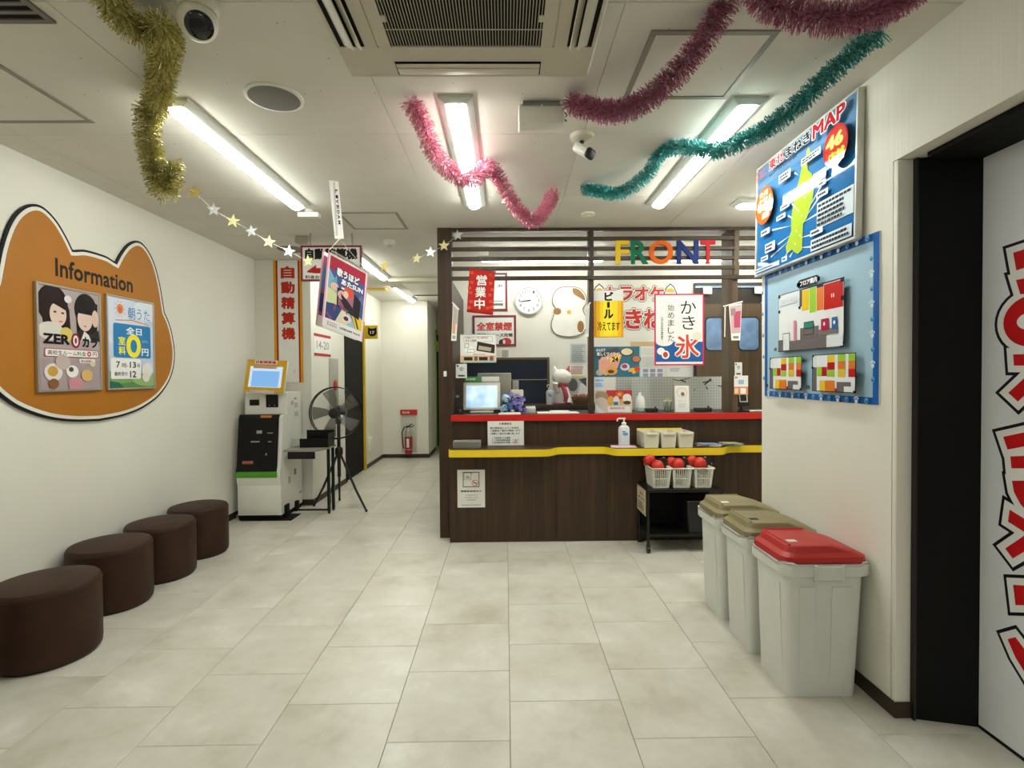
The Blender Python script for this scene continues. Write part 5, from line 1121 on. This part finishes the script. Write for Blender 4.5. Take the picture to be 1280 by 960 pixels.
b.obj('emblem', r, smooth=0); b = MB(); b.text('17', .095,.07,.155,.11, .0128, ink('#efeeea'), .04); b.obj('lettering', r, smooth=0)
tag(MB().box(-1.99,-1.96,7.54,7.72,.24,.43,WHITE,.006).obj('wall_intercom'), 'white wall box low beside the yellow door frame', 'wall box')
# yellow strip on the corridor ceiling edge
tag(MB().box(-1.985,-1.62,7.15,7.3,ZC-.02,ZC,YELF).obj('yellow_soffit_strip'), 'yellow strip on the corridor ceiling above the black door', 'strip')
# fire extinguisher
e0 = at(501,567.5,1,8.44); e1 = at(521.5,512,1,8.44)
eb = thing('extinguisher_case', 'white wall recess with red header holding the fire extinguisher', 'extinguisher case', (e0.x,8.449,e0.z), FACE); w_, h_ = e1.x-e0.x, e1.z-e0.z
MB().box(0,w_,0,h_,0,.004,mat('recess_white','#c9c7bb',.5)).obj('back_plate', eb)
for q in ((0,w_,0,.02),(0,.014,.02,h_),(w_-.014,w_,.02,h_)): MB().box(*q,0,.02,WHITE,.002,seg=1).obj('frame_bar', eb)
MB().box(0,w_,h_-.085,h_,0,.022,mat('header_red','#c0251e',.4)).obj('header', eb); b = MB(); b.text('消火器', .03,h_-.062,.15,h_-.025,.0225,ink('#efeae4'),.02); b.obj('lettering', eb, smooth=0)
fe = thing('fire_extinguisher', 'fire extinguisher with silver top and red label in the wall recess', 'fire extinguisher', (e0.x+w_*.52,8.36,e0.z+.022))
MB().lathe([(.055,0),(.06,.01),(.06,.06)], mat('ext_red','#a81f1c',.35), 24).obj('foot', fe); MB().lathe([(.058,.06),(.058,.33),(.045,.38),(.02,.40),(.02,.42)], STEEL, 24).obj('cylinder', fe)
MB().lathe([(.0595,.07),(.0595,.27)], mat('ext_red','#a81f1c',.35), 24).obj('label_band', fe); MB().box(-.02,.02,-.062,-.058,.1,.24,PAPER).obj('instruction_label', fe)
MB().tube([(-.03,0,.44),(.0,0,.43),(.06,0,.47)], .009, BLACK, 8).obj('lever', fe); MB().tube([(-.01,0,.43),(.05,0,.42),(.09,0,.45)], .008, BLACK, 8).obj('lever', fe)
MB().tube([(0,-.01,.42),(-.06,-.03,.42),(-.095,-.03,.34),(-.09,-.03,.2),(-.075,-.03,.08)], .010, BLACK, 8).obj('hose', fe)
# far green door frame
d4 = struct(MB().box(-1.30,-1.27,9.42,10.14,.01,2.08,MATTE).obj('door_4'), 'dark door with green frame at the corridor end')
GRN = mat('door_frame_green','#8cc63a',.45)
for q in ((-1.35,-1.235,9.36,9.42,0,2.13),(-1.35,-1.235,10.14,10.2,0,2.13),(-1.35,-1.235,9.36,10.2,2.08,2.14)): MB().box(*q,GRN,.002,seg=1).obj('door_frame', d4)
r = thing('room_number_sign', 'green projecting sign with black cat head far down the corridor', 'sign', (-1.235,9.45,1.75), FACE); MB().box(0,.2,0,.19,0,.012,GRN).obj('plate', r); b = MB(); b.flat(ell(.1,.09,.062,.055,30), .0125, ink('#161515')); b.obj('emblem', r, smooth=0)

# ------------------------------------------------------------------ map board on the right wall
r = thing('map_board', 'framed blue regional map board with green land and red circles', 'map', (XR-.012,3.03,1.88), (R90-.02,0,-R90)); w_, h_ = .875, .622; t = .012
MB().box(t*.5,w_-t*.5,t*.5,h_-t*.5,0,.022,PAPER).obj('board', r)
FRW = mat('white_frame','#cfcfc9',.35,metal=.2)
for q in ((0,w_,0,t),(0,w_,h_-t,h_),(0,t,t,h_-t),(w_-t,w_,t,h_-t)): MB().box(*q,0,.03,FRW,.002,seg=1).obj('frame_bar', r)
p = Print(w_,h_,.022,.06); x0 = t/w_; y0 = t/h_
p.rect(x0,y0,1-x0,1-y0,'#276ca8').rect(x0,.8,1-x0,1-y0,'#6592bd').rect(x0,.7,1-x0,.8,'#4c83b3').rect(x0,.6,1-x0,.7,'#3876ac')
land = [(.52,.73),(.50,.66),(.47,.58),(.44,.48),(.42,.37),(.425,.27),(.37,.16),(.38,.10),(.44,.115),(.47,.08),(.5,.06),(.54,.08),(.545,.28),(.58,.31),(.61,.38),(.63,.43),(.645,.53),(.62,.63),(.58,.68),(.57,.76),(.54,.78)]
p.poly([(x+.012,y-.012) for x,y in land],'#1f4f78').poly(land,'#a5bf38').poly([(.54,.71),(.57,.70),(.56,.77),(.53,.80)],'#c8dc4e').poly([(.56,.80),(.6,.80),(.59,.85),(.57,.84)],'#c8dc4e')
for u,v in ((.5,.4),(.53,.35),(.48,.25),(.52,.2),(.56,.48),(.47,.15)): p.oval(u,v,.006,.008,'#eef3d0',8)
for a_,b_,c_,d_ in ((.68,.30,.54,.29),(.64,.07,.53,.10),(.65,.16,.52,.18),(.70,.42,.56,.31),(.71,.49,.6,.38),(.43,.49,.51,.39),(.39,.41,.46,.35),(.21,.36,.44,.31),(.28,.21,.44,.24),(.2,.13,.42,.2),(.34,.05,.42,.13),(.42,.06,.46,.1),(.45,.73,.5,.68)):
    d = Vector((c_-a_,d_-b_)).normalized(); n = Vector((-d.y,d.x))*.008; p.poly([(a_+n.x,b_+n.y),(a_-n.x,b_-n.y),(c_,d_)],'#d5e2ee')
for a_,b_,c_,d_,k,nb_ in ((.68,.185,.975,.375,5,2),(.64,.03,.975,.115,2,3),(.64,.14,.75,.185,1,1),(.69,.40,.79,.445,1,1),(.70,.48,.77,.52,1,1),(.66,.53,.77,.60,2,1),(.33,.47,.43,.51,1,1),(.29,.40,.39,.44,1,1),(.1,.34,.21,.39,1,1),(.16,.17,.28,.25,2,1),(.11,.11,.2,.15,1,1),(.03,.025,.34,.06,1,4),(.37,.03,.43,.07,1,1),(.32,.70,.45,.77,2,1),(.56,.715,.74,.77,2,1)):
    p.rect(a_,b_,c_,d_,'#d9e3ec'); greek(p,a_+.01,b_+.008,c_-.01,d_-.008,k,'#3d4754',.55,True,4*nb_+1)
p.text('東北',.2,.865,.385,.965,'#eef0f0',.09).text('東北',.205,.87,.38,.96,'#c4262e',.04)
p.text('まねき',.395,.86,.65,.955,'#eef0f0',.09).text('まねき',.4,.865,.645,.95,'#1f1d20',.04)
p.text('MAP',.66,.845,.945,.965,'#eef0f0',.09).text('MAP',.668,.852,.937,.958,'#c02431',.045)
p.text('青森 岩手 宮城 秋田 山形 福島',.21,.815,.52,.838,'#3d4754',.02)
p.text('カラオケ',.03,.915,.17,.945,'#c2544e',.04).text('まねきねこ',.03,.86,.17,.9,'#c2544e',.04)
p.oval(.155,.6,.112,.165,'#cf5a28').oval(.155,.6,.10,.15,'#d9672c').text('全国',.09,.68,.2,.73,'#f0d9c0',.03).text('671',.065,.55,.245,.67,'#e8c05a',.09).text('671',.075,.555,.235,.665,'#f5ead2',.04).text('店舗',.13,.48,.22,.54,'#f3e6d2',.04)
p.oval(.868,.69,.098,.145,'#c2282a').oval(.87,.7,.085,.12,'#cc3a32').text('46',.79,.68,.93,.78,'#ead07a',.07).text('店舗',.81,.57,.94,.66,'#f0cf3c',.05).done(r)
# ------------------------------------------------------------------ floor plan board
r = thing('floor_plan_board', 'pale blue floor plan board with dark blue paw print border', 'floor plan', (XR-.0005,2.98,1.198), RIGHTW); w_, h_ = .917, .69
MB().box(0,w_,0,h_,0,.005,PAPER).obj('board', r)
p = Print(w_,h_,.005,.3); V = lambda v: v*.964+.025
p.rect(0,0,1,1,'#1f62ae').rect(.035,.042,.962,.955,'#a2c2d6')
def paw(u,v,c='#cfe0ec',s=1):
    k = w_/h_; p.oval(u,v-.008*s,.011*s,.011*k*s,c,12)
    for j in range(4): p.oval(u+(-.013+.0087*j)*s,v+(.008+(.005 if j in (1,2) else 0))*k*s,.0042*s,.0055*k*s,c,8)
def bell_(u,v):
    k = w_/h_; p.oval(u,v,.012,.013*k,'#8fbfdc',12); p.oval(u+.001,v-.001,.009,.010*k,'#2a6cb4',12); p.oval(u+.002,v+.004,.004,.004*k,'#8fbfdc',8)
n = 0
for i in range(14):
    u = .035+.93*i/13.5
    (paw if i % 2 == 0 else bell_)(u+.01,.021)
    if i > 0: (paw if i % 2 == 0 else bell_)(u+.01,.978)
for i in range(1,10):
    v = .06+.9*i/10.3; (paw if i % 2 == 0 else bell_)(.981,v); (paw if i % 2 == 0 else bell_)(.0175,v)
def rc(a_,b_,c_,d_,col): p.rect(a_,V(b_),c_,V(d_),col)
p.rr(.40,V(.795),.61,V(.86),'#17171b',.045).text('フロア案内',.43,V(.81),.585,V(.85),'#e9ebee',.05)
rc(.208,.338,.802,.79,'#20222a'); rc(.212,.342,.43,.785,'#dfe4ea'); rc(.44,.342,.798,.78,'#dfe4ea'); rc(.212,.342,.798,.66,'#e6e8ea')
rc(.428,.66,.452,.79,'#5a5657'); rc(.452,.625,.518,.775,'#e5c227'); rc(.522,.60,.58,.778,'#9ccb3b'); rc(.585,.605,.642,.765,'#e07c2e'); rc(.585,.765,.642,.79,'#17171b'); rc(.646,.60,.795,.775,'#c4180f')
for x in (.705,.72): rc(x,.675,x+.007,.70,'#e9e6e2')
for q in ((.21,.765,.232,.79),(.21,.645,.232,.668),(.42,.645,.44,.665),(.775,.76,.8,.785),(.78,.64,.8,.67),(.21,.338,.225,.36),(.425,.338,.445,.365),(.585,.338,.605,.365),(.775,.338,.8,.37)): rc(*q,'#15151a')
rc(.23,.70,.41,.75,'#d5dae0'); p.text('エレベーター',.25,V(.715),.39,V(.735),'#9aa4ae',.0)
rc(.212,.342,.262,.43,'#6f6769'); rc(.262,.342,.335,.48,'#1c1d22'); rc(.266,.345,.331,.475,'#e2e6ea'); rc(.335,.342,.44,.415,'#6f6769'); rc(.44,.342,.605,.50,'#6f6769'); rc(.605,.342,.672,.43,'#6f6769'); rc(.605,.432,.76,.47,'#7b7375'); rc(.672,.345,.798,.42,'#e2e6ea')
rc(.375,.41,.40,.565,'#dd8aa0'); rc(.475,.49,.562,.54,'#20222a'); rc(.479,.495,.558,.535,'#2f8a7a'); rc(.475,.445,.562,.485,'#20222a'); rc(.478,.448,.559,.483,'#6f6769'); rc(.628,.46,.69,.54,'#b01c48'); rc(.715,.46,.757,.54,'#2a67a8'); p.oval(.655,V(.505),.009,.013,'#e9e9ea',10); p.oval(.735,V(.505),.009,.013,'#e9e9ea',10)
p.text('4階',.165,V(.345),.2,V(.375),'#1c1c20',.03)
def small(u0, u1, txt, g):
    W = u1-u0; f = lambda a: u0+a*W; H_ = lambda b: .04+b*.255
    rc(f(0),H_(0),f(1),H_(1),'#20222a')
    for a,b_,c,d,col in ((.02,.66,.36,.98,'#dfe4ea'),(.12,.3,.98,.98,'#e8eaec'),(.12,.02,.98,.98,'#e8eaec'),(.02,.02,.12,.66,g),(.38,.78,.55,.97,'#e3c03a'),(.38,.58,.55,.78,'#b91c1c'),(.38,.40,.55,.57,'#9ccb3b'),(.13,.42,.25,.66,'#9ccb3b'),(.25,.42,.37,.66,'#b91c1c'),(.62,.8,.78,.98,'#9ccb3b'),(.62,.6,.78,.8,'#dc7a35'),(.62,.4,.78,.6,'#e3c03a'),(.85,.8,.99,.98,'#9ccb3b'),(.85,.6,.99,.8,'#dc7a35'),(.85,.4,.99,.6,'#b91c1c'),(.2,.02,.33,.3,'#e3c03a'),(.33,.02,.55,.3,'#e07c22'),(.6,.02,.9,.27,'#6f6769'),(.76,.02,.98,.16,'#e2e6ea'),(.56,.02,.62,.1,'#a81c38'),(.02,.94,.06,1,'#15151a'),(.95,.0,1,.06,'#15151a'),(.0,.62,.05,.68,'#15151a')): rc(f(a),H_(b_),f(c),H_(d),col)
    p.text(txt,u0-.05,V(.05),u0-.012,V(.08),'#1c1c20',.03)
small(.12,.46,'3階','#6f6769'); small(.56,.90,'5階','#6f6769'); p.done(r)

# ------------------------------------------------------------------ hanging double poster
hp_ = thing('hanging_poster', 'double-sided colourful poster hanging from the ceiling on a white tag', 'poster', (-1.0,3.24,ZC))
O = Vector((-1.0,3.24,ZC))
def quad(c): return [at(*q)-O for q in c]
Q1 = quad([((401.5),408,1,3.16),(453,427.5,1,3.34),(460,341,1,3.34),(410.5,314,1,3.16)])
Q2 = [v+Vector((-.045,.03,.012)) for v in Q1]
def onq(Q, u, v, out=0):
    n = (Q[1]-Q[0]).cross(Q[3]-Q[0]).normalized(); q = (Q[0]*(1-u)+Q[1]*u)*(1-v)+(Q[3]*(1-u)+Q[2]*u)*v; return q+n*out
def qsheet(Q, name, m, th=.0012):
    b = MB(); b.add([onq(Q,*k,0) for k in ((0,0),(1,0),(1,1),(0,1))]+[onq(Q,*k,-th) for k in ((0,0),(1,0),(1,1),(0,1))], [(0,1,2,3),(7,6,5,4),(0,4,5,1),(1,5,6,2),(2,6,7,3),(3,7,4,0)], m); return b.obj(name, hp_, smooth=0)
qsheet(Q1,'sheet',PAPER); qsheet(Q2,'sheet',PAPER)
PNK = mat('pink_edge','#e49ab4',.5)
for Q in (Q1,Q2):
    b = MB(); b.add([onq(Q,0,0,.0006),onq(Q,.035,0,.0006),onq(Q,.035,1,.0006),onq(Q,0,1,.0006)], [(0,1,2,3)], PNK); b.add([onq(Q,.975,0,.0006),onq(Q,1,0,.0006),onq(Q,1,1,.0006),onq(Q,.975,1,.0006)], [(0,1,2,3)], PNK); b.obj('edge_tape', hp_, smooth=0)
p = Print(1,1,0); p.rect(.06,.14,.95,.97,'#4f5a8c').rect(.06,.8,.95,.97,'#a8283e').poly([(.06,.5),(.06,.8),(.3,.62),(.35,.45)],'#7fb0c2').poly([(.06,.35),(.06,.55),(.4,.5),(.4,.35)],'#cdd3a0').poly([(.06,.14),(.06,.34),(.45,.4),(.3,.14)],'#3d4a7d').poly([(.06,.2),(.3,.36),(.2,.14)],'#9a4a66').poly([(.3,.14),(.5,.42),(.6,.14)],'#d9d3b0').poly([(.6,.14),(.55,.4),(.8,.14)],'#9fc4c9').poly([(.8,.14),(.6,.4),(.95,.3),(.95,.14)],'#dcc24a').poly([(.8,.55),(.95,.5),(.95,.72)],'#6a6fa0').poly([(.1,.6),(.25,.75),(.28,.6)],'#5f9fc2').oval(.22,.59,.1,.05,'#e3b7a4').poly([(.7,.75),(.95,.6),(.95,.8)],'#54589a')
p.poly([(.28,.6),(.3,.35),(.72,.3),(.74,.6)],'#332a33').poly([(.32,.58),(.34,.37),(.68,.33),(.7,.58)],'#a86a80').oval(.5,.4,.14,.08,'#8a5068').oval(.42,.52,.12,.06,'#d4a7ac').oval(.57,.6,.12,.08,'#d9573c').oval(.5,.55,.06,.05,'#e8c4b6').poly([(.74,.6),(.88,.54),(.86,.28),(.72,.3)],'#2a2528')
p.oval(.55,.23,.12,.06,'#e3cfcf').oval(.55,.23,.06,.03,'#4a3540').poly([(.74,.3),(.8,.28),(.88,.15),(.84,.15)],'#6a3a32')
p.text('歌うほど',.22,.74,.82,.87,'#2f3a68',.09).text('歌うほど',.24,.75,.8,.86,'#efeff2',.05).text('あたSUN',.34,.65,.93,.75,'#2f3a68',.09).text('あたSUN',.36,.66,.91,.74,'#efeff2',.05)
p.rect(.02,.02,.97,.135,'#e6e6e4').text('LIVEDAM',.42,.06,.72,.09,'#2a2a2c',.05).text('WAO!',.74,.06,.92,.09,'#a8506a',.05).rect(.12,.05,.16,.11,'#c9bcae').text('カラオケ',.18,.085,.36,.105,'#b8505a',.05).text('まねきねこ',.18,.055,.36,.078,'#b8505a',.05)
for mb, nm in ((p.g,'printed_graphics'),(p.t,'lettering')):
    mb.v = [tuple(onq(Q1,x,y,.0004+z*.3)) for x,y,z in mb.v]; mb.obj(nm, hp_, smooth=0)
p = Print(1,1,0); p.rect(.04,.15,.95,.95,'#a05a78').rect(.04,.5,.3,.8,'#5b86b0').rect(.04,.2,.3,.45,'#3d4a7d'); p.g.v = [tuple(onq(Q2,x,y,.0004+z*.3)) for x,y,z in p.g.v]; p.g.obj('printed_graphics', hp_, smooth=0)
qs = quad([(418.5,298.5,1,3.22),(430,298.5,1,3.24),(423,229.5,1,3.24),(411.5,229.5,1,3.22)])
qs[2].z = qs[3].z = -.002
qsheet(qs,'hanger_tag',PAPER,.002)
b = MB(); 
for k, ch in enumerate('LIVEDAM'):
    vs, fs = glyphs(ch, .04, 0); v0 = .86-.09*k; ax = max(q[1] for q in vs); b.add([onq(qs, .55+.25*q[1]/ax, v0-.07*q[0]/max(r_[0] for r_ in vs), .001) for q in vs], fs, ink('#2a2a2e'))
b.add([onq(qs,.15,.05,.0008),onq(qs,.35,.05,.0008),onq(qs,.6,.98,.0008),onq(qs,.4,.98,.0008)], [(0,1,2,3)], ink('#c4c4c8')); b.obj('lettering', hp_, smooth=0)
c1 = (qs[0]+qs[1])/2
for q in (Q1[3],Q1[2]): MB().tube([c1,q], .0015, WHITE, 5).obj('string', hp_)
b = MB(); b.tube([Q1[3]+Vector((.02,-.002,.0)),(Q1[3]+Q1[2])/2+Vector((0,-.002,.01)),Q1[2]], .008, clear('clip_film','#f4f4f4',.4,.15), 8); b.obj('clip', hp_)

# ------------------------------------------------------------------ star garland
sg = thing('star_garland', 'string of gold and silver paper stars from ceiling to pillar', 'garland', (0,0,0))
SP = [(235,236,3.29),(243,240,3.31),(267,262,3.40),(291,276,3.48),(314,289,3.56),(336,302,3.64),(361,314,3.72),(385,326,3.80),(420,337,3.88),(450,338,3.96),(480,333,4.03),(521,323,4.10),(538,315,4.14),(555,307,4.18),(572,294,4.22)]
pts = [at(x,y,1,Y) for x,y,Y in SP]; sg.location = pts[0]; O = pts[0].copy()
MB().tube([q-O for q in spline(pts, 4)], .0012, WHITE, 5).obj('string', sg)
GOLD = mat('gold_foil','#c9b25a',.35,metal=.5); GOLDP = mat('pale_gold','#e6dda2',.45,metal=.15); SILVF = mat('silver_foil','#dfe4e6',.35,metal=.3)
for i, q in enumerate(pts):
    if i in (0,): continue
    if i in (8,9): continue
    a0 = random.uniform(-.2,.2); R1 = .047
    st = [((R1 if k % 2 == 0 else R1*.42)*math.cos(R90+a0+k*math.pi/5), (R1 if k % 2 == 0 else R1*.42)*math.sin(R90+a0+k*math.pi/5)) for k in range(10)]
    m = GOLD if i in (1,10) else (SILVF if i in (2,4,6,12,14) else GOLDP)
    MB().prism(st, -.0006, .0006, m, Matrix.Translation(q-O) @ Matrix.Rotation(R90+random.uniform(-.2,.1),4,'X') @ Matrix.Rotation(random.uniform(-.4,.4),4,'Y')).obj('star', sg)

# ------------------------------------------------------------------ tinsel garlands
def foil(name, dark, light):
    m = newmat(name, .28, .5); b = m.node_tree.nodes['Principled BSDF']; b.inputs['Metallic'].default_value = .4
    noise_ramp(m, 90, [(.35,dark),(.55,light),(.75,light)], detail=3); return m
TG = foil('gold_tinsel','#8f8646','#ded691'); TP = foil('pink_tinsel','#b04a6c','#eba3b6'); TP2 = foil('dark_pink_tinsel','#8a4562','#c988a0'); TT = foil('teal_tinsel','#1c7a80','#62c2be')
def tinsel(name, label, pts, rad, m, dens=3600, seed=1):
    rnd = random.Random(seed); P_ = spline(pts, 10); O = P_[0].copy()
    r = thing(name, label, 'tinsel garland', tuple(O))
    MB().tube([q-O for q in P_], .004, m, 6).obj('core_string', r)
    seg = [(P_[i+1]-P_[i]).length for i in range(len(P_)-1)]; L = sum(seg); n = int(L*dens)
    b = MB(); vs = []; fs = []
    cum = [0]
    for s in seg: cum.append(cum[-1]+s)
    k = 0
    for i in range(n):
        d = L*i/n
        while k < len(seg)-1 and cum[k+1] < d: k += 1
        t = (d-cum[k])/max(seg[k],1e-6); c = P_[k].lerp(P_[k+1], t)-O; ax = (P_[k+1]-P_[k]).normalized()
        g = Vector((rnd.gauss(0,1),rnd.gauss(0,1),rnd.gauss(0,1))); g = (g-ax*g.dot(ax)).normalized(); dr_ = (g+ax*rnd.uniform(-.55,.55)).normalized()
        ln = rad*rnd.uniform(.72,1.08); sd = dr_.cross(Vector((rnd.gauss(0,1),rnd.gauss(0,1),rnd.gauss(0,1)))).normalized()*rnd.uniform(.0011,.0021)
        e = c+dr_*ln+Vector((0,0,-.1*ln)); o = len(vs); md = c+dr_*ln*.5; sd2 = sd.cross(dr_)*.8+sd*.4
        vs += [c-sd*.6, c+sd*.6, md+sd2, md-sd2, e+sd, e-sd]; fs += [(o,o+1,o+2,o+3),(o+3,o+2,o+4,o+5)]
    b.add(vs, fs, m); q = b.obj('tinsel_strands', r, smooth=0); q['kind'] = 'stuff'
def C(px, py, sag=.03):
    q = at(px,py,2,ZC); return q-Vector((0,0,sag))
tinsel('tinsel_garland', 'gold tinsel garland hanging down from the ceiling at the left', [C(125,-45,.05),C(150,-12,.07),C(178,8,.08),C(200,2,.07),C(208,22,.06),C(203,58,.05),C(199,92,.05),C(192,118,.06),at(184,140,1,2.22),at(186,175,1,2.23),at(194,212,1,2.24),at(204,238,1,2.24),at(213,224,1,2.25),at(213,203,1,2.25)], .056, TG, 5200, 1)
a_, b_, c_ = C(512,118), C(612,200), C(691,236)
tinsel('tinsel_garland', 'pink tinsel garland in two swags under the central ceiling light', [a_,at(528,152,1,2.33),at(548,198,1,2.45),at(583,224,1,2.62),at(603,212,1,2.76),b_,at(624,222,1,2.92),at(645,258,1,3.02),at(668,276,1,3.12),at(683,258,1,3.2),c_], .05, TP, 3600, 2)
tinsel('tinsel_garland', 'dark pink tinsel garland swagged from the air conditioner to the top edge', [C(714,118),at(735,133,1,2.15),at(765,138,1,2.05),at(800,128,1,1.95),at(838,98,1,1.85),at(872,58,1,1.78),at(898,20,1,1.72),at(918,-22,1,1.68)], .05, TP2, 4000, 3)
tinsel('tinsel_garland', 'dark pink tinsel garland looped at the top right corner', [at(940,-28,1,1.58),at(955,0,1,1.6),at(1000,16,1,1.58),at(1045,22,1,1.56),at(1095,12,1,1.56),at(1135,-8,1,1.58),at(1165,-35,1,1.6)], .052, TP2, 4400, 4)
tinsel('tinsel_garland', 'teal tinsel garland in two swags before the right ceiling light', [C(730,230),at(748,238,1,3.2),at(776,240,1,3.05),at(808,218,1,2.92),at(826,190,1,2.82),C(838,177),at(862,183,1,2.6),at(895,187,1,2.42),at(940,170,1,2.25),at(985,140,1,2.08),at(1030,98,1,1.95),at(1070,62,1,1.86),C(1103,28)], .045, TT, 4000, 5)
